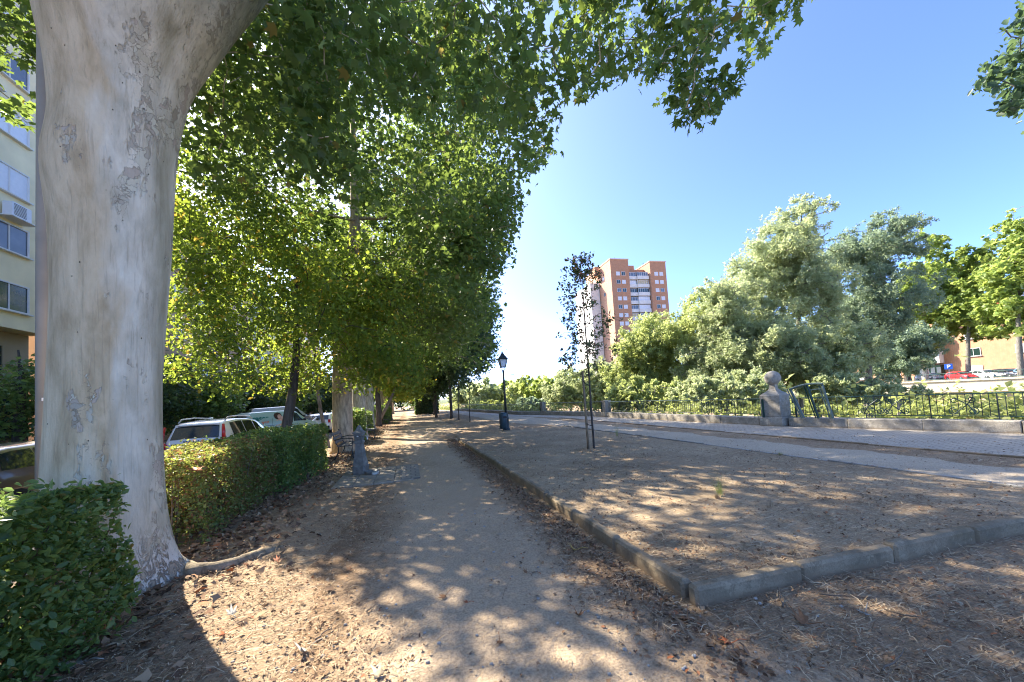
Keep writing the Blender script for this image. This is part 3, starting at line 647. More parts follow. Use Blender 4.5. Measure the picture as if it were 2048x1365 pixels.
def tall_pole():
    x, y = (lambda c: (c[0] * 6.5, c[1] * 6.5))((lambda d: (d[0] / math.hypot(d[0], d[1]), d[1] / math.hypot(d[0], d[1])))(AX @ np.array([(96 - CX) / F, 0.1, 1.]))); t = thing('lamp_column', 'tall smooth beige painted steel column behind the big plane trunk', 'lamp post', (x, y, -.15))
    MB().tube([(0, 0, 0), (0, 0, 3), (0, 0, 7), (0, 0, 11)], [.092, .088, .08, .07], 20).build('shaft', 'pole_paint', t, True)
    m = MB(); m.lathe([(.16, 0), (.16, .25), (.12, .32)], n=20); m.build('base_sleeve', 'pole_paint', t, True)
    m = MB(); m.tube([(0, 0, 10.9), (-.5, 0, 11.3), (-1.4, 0, 11.45)], .05, 8); m.build('arm', 'pole_paint', t); m = MB(); m.box((-1.7, 0, 11.43), (.7, .28, .13), bev=.03); m.build('lamp_head', 'pole_paint', t)
    m = MB(); m.box((.055, -.098, 2.05), (.06, .012, .035), .5); m.build('number_plate', 'plate', t)
tall_pole()

# ================================================================ FOUNTAIN, BENCHES, SLABS
def fountain():
    x, y = -1.14, 9.52; t = thing('drinking_fountain', 'weathered grey cast drinking fountain standing on paving slabs', 'fountain', (x, y, gz(x, y) + .03), R_(-18))
    m = MB(); m.box((0, 0, .12), (.30, .30, .24), bev=.03); m.build('base', 'fountain_paint', t)
    m = MB(); m.lathe([(.19, .24), (.17, .30), (.14, .42), (.115, .62), (.105, .72), (.125, .75), (.125, .79), (.105, .81), (.12, .87), (.14, .93), (.14, .97)], n=4); m.build('shaft', 'fountain_paint', t)
    m = MB(); m.lathe([(.16, .97), (.165, 1.0), (.09, 1.05), (.02, 1.17)], n=4); m.build('cap', 'fountain_paint', t)
    m = MB(); m.tube([(.08, -.08, .90), (.2, -.12, .92), (.25, -.14, .88), (.25, -.14, .83)], .018, 8); m.build('spout', 'steel', t)
    m = MB(); m.lathe([(.03, 0), (.03, .02), (.015, .03)], (.02, -.155, .9), 8); m.build('push_button', 'steel', t)
    m = MB(); m.lathe([(.06, .0), (.13, .05), (.15, .10), (.14, .10), (.11, .06), (.05, .03)], (.30, -.12, 0), 14); m.build('basin', 'fountain_paint', t, True)
    m = MB(); m.box((.42, -.18, .045), (.16, .12, .08), .4, bev=.02); m.build('drain_grate', 'steel', t)
fountain()
m = MB(); rs = random.Random(4)
for i in range(4):
    for j in range(5):
        m.box((-1.35 + .4 * i, 8.35 + .4 * j, 0), (.392, .392, .06), bev=.006)
o = m.build('paving_slab_patch', 'slab'); o.location = (0, 0, .0); struct(o); o.name = 'fountain_paving'
m = MB(); m.box((-.02, 9.1, .012), (.42, 1.8, .05)); struct(m.build('drain_paving', 'tile_grid'))
def bench(x, y, rz, label):
    t = thing('park_bench', label, 'bench', (x, y, gz(x, y)), rz, 'park benches beside the path')
    L = 1.5
    m = MB()
    for k in range(4): m.box((-.02 + .115 * k - .17, 0, .43), (.095, L, .03), bev=.006)
    m.build('seat', 'bench_wood', t)
    m = MB()
    for k in range(3): m.box((-.27 - .045 * k, 0, .56 + .12 * k), (.028, L, .10), bev=.006)
    m.build('backrest', 'bench_wood', t)
    for s in (-1, 1):
        q = MB(); yy = s * (L / 2 - .15)
        q.tube([(.22, yy, 0), (.18, yy, .25), (.2, yy, .41), (-.22, yy, .41), (-.27, yy, .5), (-.39, yy, .9)], .02, 6)
        q.tube([(-.34, yy, 0), (-.22, yy, .22), (-.2, yy, .41)], .02, 6); q.tube([(.2, yy, .41), (.22, yy, .62), (-.05, yy, .66), (-.29, yy, .62)], .016, 6); q.build('leg', 'iron_dark', t)
    return t
b1 = bench(-1.95, 13.4, 0, 'nearest grey slatted bench behind the drinking fountain')
b2 = dup(b1, (-1.9, 20.3, 0), .05, 'second slatted bench farther along the path by the plane trunks')
b3 = dup(b1, (-1.8, 34, 0), 0, 'small far bench at the left edge of the path near the vanishing trunks')

# ================================================================ CARS
def make_car(name, label, cat, loc, heading, paint, top, belt, L, W, windows, glassfront, glassrear, group=None, extras=None, tail='lamp_red'):
    t = thing(name, label, cat, loc, heading, group)       # local +x is forward, x from 0 (tail) to L
    H = max(z for x, z in top); tx = [p[0] for p in top]; tz = [p[1] for p in top]
    zt = lambda x: float(np.interp(x, tx, tz))
    ps = lambda x: 1 - .13 * abs(2 * x / L - 1) ** 4
    def wt(x): z = zt(x); return W / 2 * (.97 - .19 * max(0, (z - belt)) / (H - belt)) * ps(x)
    def side(x, z):
        z_ = zt(x); b_ = min(belt, z_ - .02); k = max(0, min(1, (z - b_) / max(.02, z_ - .06 - b_))); return (W / 2 * .985 * ps(x)) * (1 - k) + wt(x) * k
    st = []
    for (x0, z0), (x1, z1) in zip(top[:-1], top[1:]):
        n = max(1, int((x1 - x0) / .14)); st += [x0 + (x1 - x0) * i / n for i in range(n)]
    st.append(L); V = []; Fc = []
    for x in st:
        z = zt(x); b_ = min(belt, z - .04); a = wt(x); w2 = W / 2 * ps(x)
        half = [(0, z + .012), (a * .6, z + .006), (a * .9, z - .015), (a, z - .06 if z > belt + .1 else z - .03), (w2 * .985, b_ - .0), (w2, b_ * .72), (w2 * .985, .36), (w2 * .93, .22)]
        ring = [(y, zz) for y, zz in half] + [(-y, zz) for y, zz in half[::-1][:-1]]
        V += [(x, y, zz) for y, zz in ring]
    n = 15
    for i in range(len(st) - 1):
        for k in range(n): Fc.append((i * n + k, i * n + (k + 1) % n, (i + 1) * n + (k + 1) % n, (i + 1) * n + k))
    Fc += [tuple(range(n)), tuple((len(st) - 1) * n + k for k in range(n - 1, -1, -1))]
    mb = MB().add(V, Fc); mb.build('body', paint, t, True)
    for s in (-1, 1):
        for (xb0, xb1, xt0, xt1) in windows:
            q = MB()
            def fn(u, v):
                x = (xb0 + (xb1 - xb0) * u) * (1 - v) + (xt0 + (xt1 - xt0) * u) * v; zb, zz = belt + .03, zt(x) - .095
                z = zb + (zz - zb) * v; return (x, s * (side(x, z) + .008), z)
            q.grid(fn, 8, 4); q.build('side_window', 'car_glass', t, True)
    for nm, (xa, xb) in (('windshield', glassfront), ('rear_window', glassrear)):
        q = MB()
        def fn(u, v):
            x = xa + (xb - xa) * v; y = (2 * u - 1) * wt(x) * .88; sl = (zt(x + .02) - zt(x - .02)) / .04; nn = math.hypot(sl, 1)
            return (x - sl / nn * .016, y, zt(x) + (.012 - .022 * (2 * u - 1) ** 2) + .016 / nn)
        q.grid(fn, 8, 6); q.build(nm, 'car_glass', t, True)
    r = .33
    for xw in (L * .19, L * .81):
        for s in (-1, 1):
            q = MB(); q.lathe([(r * .6, -.11), (r, -.09), (r, .09), (r * .6, .11)], n=20); o = q.build('wheel', 'rubber', t, True); o.location = (xw, s * (W / 2 - .1), r); o.rotation_euler = (math.pi / 2, 0, 0)
            q = MB(); q.lathe([(r * .62, -.115), (r * .5, -.09), (.05, -.10), (.05, .10), (r * .5, .09), (r * .62, .115)], n=14); h = q.build('rim', 'hub', o, True)
    q = MB(); q.box((.0, 0, .44), (.12, W * .84, .22), bev=.03); q.build('rear_bumper', 'black_plastic' if paint != 'paint_red' else paint, t)
    q = MB(); q.box((L - .02, 0, .42), (.14, W * .82, .22), bev=.03); q.build('front_bumper', 'black_plastic', t)
    for s in (-1, 1):
        q = MB(); q.box((L - .17, s * W * .34, .70), (.26, .30, .13), -s * .25, bev=.04); q.build('headlight', 'lamp_clear', t)
        q = MB(); xm = glassfront[1] - .35 if glassfront[1] > glassfront[0] else glassfront[0] - .1; xm = max(glassfront) - .28
        q.box((xm, s * (W / 2 + .09), belt + .09), (.14, .20, .14), bev=.04); q.build('mirror', 'black_plastic', t)
        if not extras or 'tail' not in extras:
            q = MB(); q.box((.07, s * W * .41, .88), (.12, .16, .26), bev=.02); q.build('tail_light', tail, t)
    q = MB(); q.box((-.055, 0, .62), (.02, .5, .11)); q.build('licence_plate', 'plate', t)
    return t, zt, side, wt
HD = lambda a: math.pi / 2 - R_(a)     # heading a degrees to the right of +y
RZ = -.15
hatch = [(0, .55), (.03, .98), (.33, 1.36), (.85, 1.45), (1.7, 1.48), (2.35, 1.42), (3.15, 1.0), (3.6, .92), (4.0, .78), (4.15, .5)]
# white SUV seen from behind
def suv():
    L = 4.34; a = 3; x, y = -5.69, 14.08   # rear right corner
    h = Vector((math.sin(R_(a)), math.cos(R_(a)))); rt = Vector((h.y, -h.x)); c = Vector((x, y)) - rt * .9
    top = [(0, .72), (.03, 1.04), (.26, 1.50), (.42, 1.60), (1.2, 1.655), (2.1, 1.63), (2.62, 1.53), (3.25, 1.13), (3.75, 1.04), (4.2, .92), (4.34, .6)]
    t, zt, side, wt = make_car('parked_car', 'white SUV with red wrap-around tail lights seen from behind over the hedge', 'car', (c.x, c.y, RZ), HD(a), 'paint_white', top, 1.04, L, 1.8,
        [(.62, 1.45, .62, 1.40), (1.5, 2.25, 1.45, 2.15), (2.3, 2.95, 2.2, 2.5)], (3.15, 2.68), (.05, .245), None, {'tail'})
    for s in (-1, 1):
        q = MB(); q.tube([(.05, s * .80, 1.50), (.0, s * .83, 1.28), (-.03, s * .845, 1.02)], [.035, .05, .055], 6); q.tube([(-.03, s * .845, 1.02), (-.035, s * .74, .93), (.0, s * .84, .78), (.04, s * .84, .7)], [.055, .045, .04, .035], 6); q.build('tail_light', 'lamp_red', t, True)
        q = MB(); q.tube([(.45, s * .66, 1.60), (.62, s * .66, 1.71), (1.3, s * .67, 1.735), (2.2, s * .66, 1.69), (2.4, s * .66, 1.58)], .022, 6); q.build('roof_rail', 'paint_silver', t, True)
    q = MB(); q.box((-.012, 0, .93), (.05, 1.22, .05), bev=.01); q.build('tailgate_trim', 'black_plastic', t)
    me = text_mesh('D A C I A', .115, .006, True); o = link('lettering', me, 'dark_letters', t); o.rotation_euler = (R_(90), 0, R_(-90)); o.location = (-.022, 0, 1.005); o.scale = (1.15, .8, 1)
    q = MB(); q.box((.28, 0, 1.52), (.24, 1.2, .035), bev=.012); q.build('spoiler', 'paint_white', t)
    q = MB(); q.box((1.0, 0, 1.70), (.16, .05, .06), bev=.015); q.build('antenna_fin', 'paint_white', t)
suv()
def van():
    L = 4.45; a = 42; cx, cy, _ = D(496, 20.5)
    h = Vector((math.sin(R_(a)), math.cos(R_(a)))); rt = Vector((h.y, -h.x)); c = Vector((cx, cy)) - rt * .92
    top = [(0, .9), (.04, 1.3), (.12, 1.74), (.3, 1.84), (1.4, 1.87), (2.6, 1.84), (2.95, 1.74), (3.6, 1.2), (3.95, 1.1), (4.3, .95), (4.45, .6)]
    t, zt, side, wt = make_car('delivery_van', 'pale green delivery van with caser advertising and a photo of a woman on its side', 'van', (c.x, c.y, RZ), HD(a), 'paint_mint', top, 1.14, L, 1.84,
        [(2.62, 3.3, 2.72, 2.92)], (3.55, 3.0), (.05, .11))
    P = lambda x, z, d: (x, -(side(x, z) + d), z)
    def decal(nm, pts, mat, d=.006, z=None):
        q = MB(); q.add([P(px_, pz, d) for px_, pz in pts], [tuple(range(len(pts)))]); return q.build(nm, mat, t)
    def blob(nm, cx_, cz_, rx_, rz_, mat, d, n=18, jag=0, seed=1):
        rr = random.Random(seed); decal(nm, [(cx_ + rx_ * math.cos(6.283 * i / n) * (1 + jag * rr.uniform(-1, 1)), cz_ + rz_ * math.sin(6.283 * i / n) * (1 + jag * rr.uniform(-1, 1))) for i in range(n)], mat, d)
    def txt(s, size, x, z, mat, bold=True):
        me = text_mesh(s, size, .002, bold); q = link('lettering', me, mat, t); q.rotation_euler = (R_(83), 0, 0); q.location = P(x, z, .010); return q
    txt('caser', .42, .72, 1.47, 'print_green'); txt('vet', .32, .95, 1.22, 'print_orange')
    blob('emblem', .16, 1.44, .10, .06, 'print_orange', .006); blob('emblem', .14, 1.35, .07, .045, 'print_orange', .006)
    blob('printed_hair', 1.72, 1.56, .24, .2, 'print_hair', .006, 22, .14, 3); blob('printed_face', 1.80, 1.50, .12, .15, 'print_skin', .009); blob('printed_hand', 1.94, 1.40, .09, .12, 'print_skin', .010)
    decal('printed_sweater', [(1.48, .55), (1.52, 1.0), (1.6, 1.3), (1.75, 1.38), (1.95, 1.32), (2.12, 1.1), (2.15, .55)], 'print_coral', .007)
    for x in (1.32, 2.55, 3.35): q = MB(); q.box((x, -(side(x, 1.0) - .0), 1.0), (.008, .012, .9)); q.build('door_seam', 'black_plastic', t)
    q = MB(); q.box((1.25, -(side(1.2, 1.1) + .004), 1.02), (.9, .01, .025)); q.build('slide_rail', 'black_plastic', t)
van()
def van2():  # grey box van roof behind the green van
    cx, cy, _ = D(497, 27)
    top = [(0, 1.2), (.05, 1.9), (.15, 2.15), (2.6, 2.2), (3.0, 2.05), (3.7, 1.4), (4.5, 1.1), (4.9, .7)]
    make_car('parked_van', 'tall grey van whose roof shows behind the green delivery van', 'van', (cx, cy, RZ), HD(62), 'paint_silver', top, 1.3, 4.9, 1.95, [(2.8, 3.6, 2.7, 3.0)], (3.65, 3.05), (.06, .14))
van2()
G1 = 'cars parked along the road behind the hedges'
def hcar(px, cz, a, paint, label, rear=True, xy=None):
    x, y = xy if xy else D(px, cz)[:2]
    return make_car('parked_car', label, 'car', (x, y, RZ), HD(a), paint, hatch, 1.0, 4.15, 1.76, [(.55, 1.25, .62, 1.2), (1.3, 2.05, 1.25, 1.95), (2.1, 2.95, 2.0, 2.42)], (3.1, 2.42), (.05, .30), G1)[0]
hcar(0, 0, 0, 'paint_bronze', 'dark bronze car with a shining roof just beyond the near hedge at the left', xy=(-7.8, 8.3))
hcar(0, 0, 4, 'paint_pale', 'pale car parked across the road below the dark shop front', xy=(-13.2, 12.2))
hcar(604, 27, 215, 'paint_white', 'white car facing us just right of the green delivery van', xy=(D(618, 27)[0] + 1.3, D(618, 27)[1] + 3.2))
hcar(640, 27, 12, 'paint_white', 'white car with red tail lamps left of the first far plane trunk', xy=D(637, 27.5)[:2])
hcar(0, 0, 10, 'paint_white', 'far white car half hidden behind the leaning trunk', xy=D(668, 38)[:2])
hcar(0, 0, 10, 'paint_pale', 'distant pale car between the far plane trunks', xy=D(752, 50)[:2])

# ================================================================ THE BIG PLANE TREE
def ray(px, py):
    d = AX @ np.array([(px - CX) / F, (py - CY) / F, 1.]); return d
def big_plane():
    rows = [(-150, 30, 606), (-90, 44, 568), (-40, 54, 538), (0, 60, 512), (40, 70, 486), (80, 79, 462), (120, 84, 434), (160, 88, 404), (200, 92, 381), (240, 90, 370), (280, 78, 361), (320, 74, 354), (370, 80, 350), (430, 90, 348), (500, 95, 346),
            (560, 95, 341), (620, 95, 335), (700, 93, 331), (760, 90, 327), (820, 88, 326), (880, 84, 327), (940, 80, 330), (1000, 78, 333), (1050, 76, 339), (1085, 75, 345), (1110, 74, 350)]
    d0 = 5.25; rings = []
    for y, l, r in rows:
        a, b = ray(l, y), ray(r, y); pa, pb = math.atan2(a[0], a[1]), math.atan2(b[0], b[1]); ph, hf = (pa + pb) / 2, abs(pb - pa) / 2
        tt = d0 * math.cos(hf); zl, zr = (EYE + tt * q[2] / math.hypot(q[0], q[1]) for q in (a, b)); rings.append([d0 * math.sin(ph), d0 * math.cos(ph), (zl + zr) / 2, d0 * math.sin(hf), (zr - zl) / 2, ph])
    base = (rings[-1][0], rings[-1][1], 0.)
    last = rings[-1]
    for z in (.24, .16, .09, .03, -.06): rings.append([last[0], last[1], z, last[3] * (1 + .10 * (1 - z / .3) ** 2), last[4] * max(0, z / last[2]) * .6, last[5]])
    rings = [q for q in rings if q[2] > -.07]; rings.sort(key=lambda q: q[2]); n = 72
    cam_a = math.atan2(-base[1], -base[0])
    lobes = [(cam_a + .12, .42, .20), (cam_a + 1.28, .62, .26), (cam_a - .75, .3, .3), (cam_a + 2.6, .35, .4), (cam_a - 2.1, .35, .4)]
    V = []; Fc = []; rng = random.Random(2)
    for x, y, z0_, r, tl_, ph_ in rings:
        z = z0_
        fl = math.exp(-max(0, z) / .20)
        for k in range(n):
            a = 2 * math.pi * k / n; da = lambda b_: (a - b_ + math.pi) % (2 * math.pi) - math.pi
            rr = r * (1 + fl * sum(h * math.exp(-(da(c) / w_) ** 2) for c, h, w_ in lobes))
            rr *= 1 + .012 * math.sin(5 * a + z * 1.3) + .008 * math.sin(9 * a - z * 2 + 1) + .012 * math.sin(3 * a + z * 3) * math.sin(z * 2.2)
            rr += fl * .02 * math.sin(17 * a + 9 * z)
            V.append((x + rr * math.cos(a) - base[0], y + rr * math.sin(a) - base[1], z + tl_ * (math.cos(a) * math.cos(ph_) - math.sin(a) * math.sin(ph_))))
    for i in range(len(rings) - 1):
        for k in range(n): Fc.append((i * n + k, i * n + (k + 1) % n, (i + 1) * n + (k + 1) % n, (i + 1) * n + k))
    mb = MB().add(V, Fc)
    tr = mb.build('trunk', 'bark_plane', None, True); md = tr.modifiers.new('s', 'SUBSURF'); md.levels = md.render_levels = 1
    rng = np.random.default_rng(11); B = np.array(base); top = rings[-1]
    def W(px, py, cz): return np.array(D(px, cz, py=py)) - B
    K = []
    def region(poly, n_, c0, c1, rad):
        xs_ = [p[0] for p in poly]; ys_ = [p[1] for p in poly]; m = 0
        while m < n_:
            px, py = rng.uniform(min(xs_), max(xs_)), rng.uniform(min(ys_), max(ys_))
            if inpoly(np.array([px]), np.array([py]), poly)[0]:
                K.append([*W(px, py, rng.uniform(c0, c1)), rad * rng.uniform(.7, 1.2)]); m += 1
    region([(1100, -350), (1850, -350), (1660, -20), (1590, 40), (1520, 120), (1440, 180), (1400, 225), (1345, 200), (1250, 160), (1150, 170)], 105, 4.6, 7., .40)
    region([(1350, 60), (1450, 60), (1430, 225), (1370, 230)], 9, 4.8, 5.6, .26)
    region([(430, -300), (1150, -300), (1130, 160), (900, 200), (640, 330), (520, 380), (400, 330), (400, 200)], 90, 4.6, 8.5, .5)
    region([(-250, -300), (90, -300), (85, 240), (40, 290), (-250, 300)], 34, 4.8, 7, .42)
    cr = ell(230, (2.2, 1.0, 10.2), (8., 7.5, 4.8), .7, rng, 5.6, .45); cr = cr[(cr[:, 1] > -1.5) & ((cr[:, 0] < 5.5) | (rng.uniform(size=len(cr)) < .4)) & (rng.uniform(size=len(cr)) < .6)]
    K = np.vstack([np.array(K), cr, ell(60, (-1.2, 4.6, 9.6), (3., 3.6, 3.), .75, rng, 6., .2)])
    tz = top[2]
    tp = [((top[0] - B[0]) * .9, (top[1] - B[1]) * .9, tz - .5), (.32, .1, tz + 1.2), (.9, .3, tz + 2.7), (1.7, .7, tz + 4.1), (2.2, 1.0, tz + 5.6)]
    trunk = [(tp[0], .5), (tp[1], .42), (tp[2], .30), (tp[3], .2), (tp[4], .1)]
    tr.location = (0, 0, 0)
    t = make_tree('plane_tree', 'huge pale-barked plane tree filling the left side behind the near hedge', 'tree', base, trunk, K, 96, .185, 'plane', 'leaf_plane', 'bark_plane', 21, None, CUT, True, .6, 7, limb=.0, trunk_obj=tr, hang=.25)
    mb = MB(); 
    for pts in ([tp[0], tp[1], tp[2], tp[3], tp[4]], [(-.1, 0, tz - .6), (-.35, -.2, tz + 1.1), (-1.3, -.6, tz + 2.4), (-1.9, -.6, tz + 4)], [(.05, -.1, tz - .6), (.5, -.3, tz + 1.6), (1.5, -.8, tz + 3.1), (3.4, -1.3, tz + 4.0)]):
        k = len(pts); mb.tube(pts, [.27 * (1 - i / k) ** .8 + .04 for i in range(k)], 14)
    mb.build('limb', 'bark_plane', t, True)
    pts = []
    for px, py, zz in ((300, 1112, .12), (345, 1146, .07), (385, 1156, .045), (430, 1148, .04), (470, 1134, .025), (510, 1117, .03), (545, 1102, .0), (575, 1094, -.015), (620, 1092, -.045)):
        g = G(px, py); pts.append((g[0] - B[0], g[1] - B[1], zz - .018 + gz(*g)))
    MB().tube(pts, [.15, .10, .085, .07, .074, .058, .062, .042, .03], 14).build('root', 'bark_root', t, True)
    return t
big_plane()

# ================================================================ THE AVENUE
GP = 'pale plane trees lining the left side of the path'
def avenue_plane(i, x, y, r, h, n, leafn, size, label, kind='star'):
    rng = np.random.default_rng(100 + i)
    cl = np.vstack([ell(n, (2.7, 0, h * .60), (6.0, 4.8, h * .42), .95, rng, 4.6, .45), ell(n // 3, (5.4, .5, h * .52), (3.2, 3.4, h * .36), .8, rng, 3.6, .2)])
    lean = rng.uniform(-.3, .3)
    tk = [((0, 0, -.1), r * 1.5), ((0, 0, .15), r * 1.15), ((0, 0, .6), r), ((lean * .2, 0, 2.5), r * .93), ((lean * .5, 0, 4.4), r * .9), ((lean + .3, 0, 6.5), r * .7), ((lean + .5, .2, 9), r * .5), ((lean + .6, 0, h * .8), r * .2)]
    return make_tree('plane_tree', label, 'tree', (x, y, 0), tk, cl, leafn, size, kind, 'leaf_plane', 'bark_pale' if i % 3 else 'bark_tan', 200 + i, GP, CUT, limb=.5, sides=14, droop=.5)
for i, a in enumerate([(-2.35, 14.9, .36, 17, 210, 120, .21, 'nearest of the avenue plane trunks, standing behind the first bench'),
                       (-2.45, 20.9, .34, 17, 170, 100, .24, 'second avenue plane tree, its trunk rising behind the small clipped hedge'),
                       (-2.6, 27.5, .34, 17, 150, 80, .27, 'third avenue plane tree, just left of the forked leaning trunk'),
                       (-2.5, 38, .34, 18, 130, 70, .32, 'plane tree with pale trunk right of the forked leaning trunk'),
                       (-2.6, 46, .33, 18, 100, 70, .36, 'far plane tree beyond the small dark hedges'),
                       (-2.7, 56, .33, 18, 90, 60, .42, 'very distant plane tree near the end of the avenue'),
                       (-2.7, 70, .33, 18, 90, 60, .5, 'last plane tree visible where the path disappears')]):
    avenue_plane(i, *a)
GA = 'small yellow-green trees between the hedges'
rng = np.random.default_rng(31)
tk = [((0, 0, -.1), .17), ((.05, 0, .4), .14), ((.3, 0, 1.4), .13), ((.45, 0, 2.2), .12), ((.55, .05, 3.1), .10), ((.6, 0, 4.2), .07), ((.6, .2, 5.6), .04), ((.6, 0, 7), .02)]
cl = np.vstack([ell(230, (.35, .1, 4.6), (4.1, 3.4, 2.5), .62, rng, 2.2, .3), ell(26, (-2.6, -1.0, 3.2), (1.6, 1.4, 1.2), .4, rng, 1.9, .2), ell(40, (3.0, -.2, 2.9), (1.4, 1.2, .8), .45, rng, 2.2, .2), ell(50, (-1.5, -1.2, 5.9), (2.6, 1.6, 1.4), .5, rng, 2, .2), ell(70, (-2.6, .4, 7.6), (2.6, 2.0, 2.0), .55, rng, 2, .2)])
make_tree('ash_tree', 'small tree with dark leaning trunk and yellow-green leaves over the parked cars', 'tree', (-3.6, 11.9, 0), tk, cl, 92, .125, 'oval', 'leaf_ash', 'bark_dark', 32, GA, CUT, limb=.45, droop=.7, jit=8)
tk = [((0, 0, -.1), .10), ((-.05, 0, .4), .08), ((-.25, 0, 1.6), .07), ((-.35, 0, 2.6), .06), ((-.4, .05, 3.6), .05), ((-.4, 0, 5.2), .03)]
make_tree('young_tree', 'slim bare-stemmed tree leaning between the first hedge and the first avenue plane', 'tree', (-3.25, 17.0, 0), tk, ell(90, (.2, 0, 4.8), (2.6, 2.4, 2.2), .6, rng, 2.4, .3), 70, .15, 'oval', 'leaf_ash', 'bark_grey', 33, GA, CUT, limb=.5)
tk = [((0, 0, -.1), .32), ((0, 0, .3), .24), ((.05, 0, 1.2), .22), ((.0, 0, 2.4), .2), ((.1, 0, 4), .12), ((.1, 0, 6), .05)]
t = make_tree('forked_tree', 'mossy low-forked tree leaning over the path edge beside the far bench', 'tree', (-2.25, 31, 0), tk, np.vstack([ell(90, (.8, 0, 4.6), (3.4, 3, 2.1), .75, rng, 2.5, .3), ell(40, (2.2, 1, 3.2), (2, 2, 1.0), .6, rng, 2.0, .2)]), 60, .24, 'star', 'leaf_ash', 'bark_dark', 34, GA, CUT, limb=.5)
MB().tube([(.05, 0, .5), (.7, 0, 1.6), (1.3, .1, 2.8), (1.7, .2, 4)], [.15, .12, .10, .04], 8).build('second_stem', 'bark_grey', t, True)
make_tree('young_tree', 'yellowing low tree overhanging the path at the far end of the avenue', 'tree', (-1.9, 43, 0), tk, ell(90, (1.4, 0, 4.0), (3.6, 3.5, 2.0), .9, rng, 1.9, .3), 50, .32, 'star', 'leaf_ash', 'bark_grey', 35, GA, CUT, limb=.5)
# behind and beside the camera the avenue goes on and shades the ground
rng = np.random.default_rng(61)
# dark row right of the path
GD = 'dark trees in the row right of the path'
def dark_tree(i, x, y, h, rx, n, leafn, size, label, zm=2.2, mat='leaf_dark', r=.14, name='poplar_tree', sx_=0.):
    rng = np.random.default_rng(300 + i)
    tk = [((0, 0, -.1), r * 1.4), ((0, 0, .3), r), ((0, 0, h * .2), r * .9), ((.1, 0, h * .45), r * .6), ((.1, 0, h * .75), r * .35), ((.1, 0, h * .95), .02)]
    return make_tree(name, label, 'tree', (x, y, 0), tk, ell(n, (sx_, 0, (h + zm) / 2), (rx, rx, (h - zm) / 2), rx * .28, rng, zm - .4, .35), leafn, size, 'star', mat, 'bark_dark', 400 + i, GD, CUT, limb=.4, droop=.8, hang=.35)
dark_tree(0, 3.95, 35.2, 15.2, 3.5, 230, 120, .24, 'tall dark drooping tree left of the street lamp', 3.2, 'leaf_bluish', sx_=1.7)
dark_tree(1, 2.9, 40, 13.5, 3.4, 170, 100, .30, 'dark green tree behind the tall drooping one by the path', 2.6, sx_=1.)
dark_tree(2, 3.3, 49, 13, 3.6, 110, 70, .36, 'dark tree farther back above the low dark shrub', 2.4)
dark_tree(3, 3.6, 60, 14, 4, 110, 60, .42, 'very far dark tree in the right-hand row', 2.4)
dark_tree(4, 4.19, 31.8, 6.8, 1.1, 36, 70, .16, 'thin young tree, the left one of two in front of the dark row', 2.4, 'leaf_bluish', .045, 'young_tree')
dark_tree(5, 4.35, 26.97, 5.2, .6, 12, 36, .13, 'thinnest young stem between the dark row and the street lamp', 2.6, 'leaf_bluish', .035, 'young_tree')

# staked sapling
def sapling():
    x, y = 4.77, 9.02; z = bedz(x, y); rng = np.random.default_rng(77)
    tk = [((0, 0, -.05), .035), ((0, 0, .1), .03), ((0, 0, 1), .027), ((.01, 0, 2.1), .024), ((0, 0, 3.4), .017), ((.02, 0, 4.5), .010), ((.0, 0, 5.3), .005)]
    K = []
    for i in range(105):
        q = rng.uniform() ** .9; h = 2.0 + 3.25 * q; wmax = .92 * math.sin(min(1, (h - 1.7) / 1.6) * 1.57) * (1 - max(0, (h - 3.6)) / 1.75) ** .7 + .06; a = rng.uniform(0, 6.28); rr = wmax * rng.uniform(.15, 1)
        K.append([.02 + rr * math.cos(a), rr * math.sin(a), h, .19 * rng.uniform(.7, 1.2)])
    t = make_tree('sapling', 'young narrow tree with small dark and reddish leaves tied to a stake in the bed', 'tree', (x, y, z), tk, K, 24, .085, 'oval', 'leaf_sapling', 'bark_dark', 78, None, None, limb=.3, sides=8, twigr=.003, flatten=1)
    s = thing('tree_stake', 'round wooden stake standing left of the thin sapling', 'stake', (4.60, 9.02, z), 0)
    MB().tube([(0, 0, -.05), (0, 0, 1), (-.01, 0, 2.1)], [.033, .031, .03], 10).build('post', 'stake_wood', s, True)
    m = MB(); 
    for h, dz in ((1.82, -.12), (.68, -.06)): m.tube([(-.035, -.02, h), (0, -.04, h + .005), (.04, -.035, h + dz * .5), (.16, -.035, h + dz), (.19, 0, h + dz), (.05, .03, h + dz * .4), (-.02, .035, h)], .011, 5)
    m.build('tie', 'strap', s)
sapling()
m = MB(); rr = random.Random(9)
for i in range(330):
    a = rr.uniform(0, 6.28); q = .5 * rr.random() ** .5; x, y = 4.74 + q * math.cos(a), 9.02 + q * math.sin(a); s_ = rr.uniform(.008, .028)
    m.sphere((x, y, bedz(x, y) + s_ * .3), s_, 5, 4, (rr.uniform(.7, 1.4), 1, .6))
tag(m.build('soil_clods', 'bed_soil'), 'ring of loose soil clods round the foot of the staked sapling', 'clods', None, 'stuff')

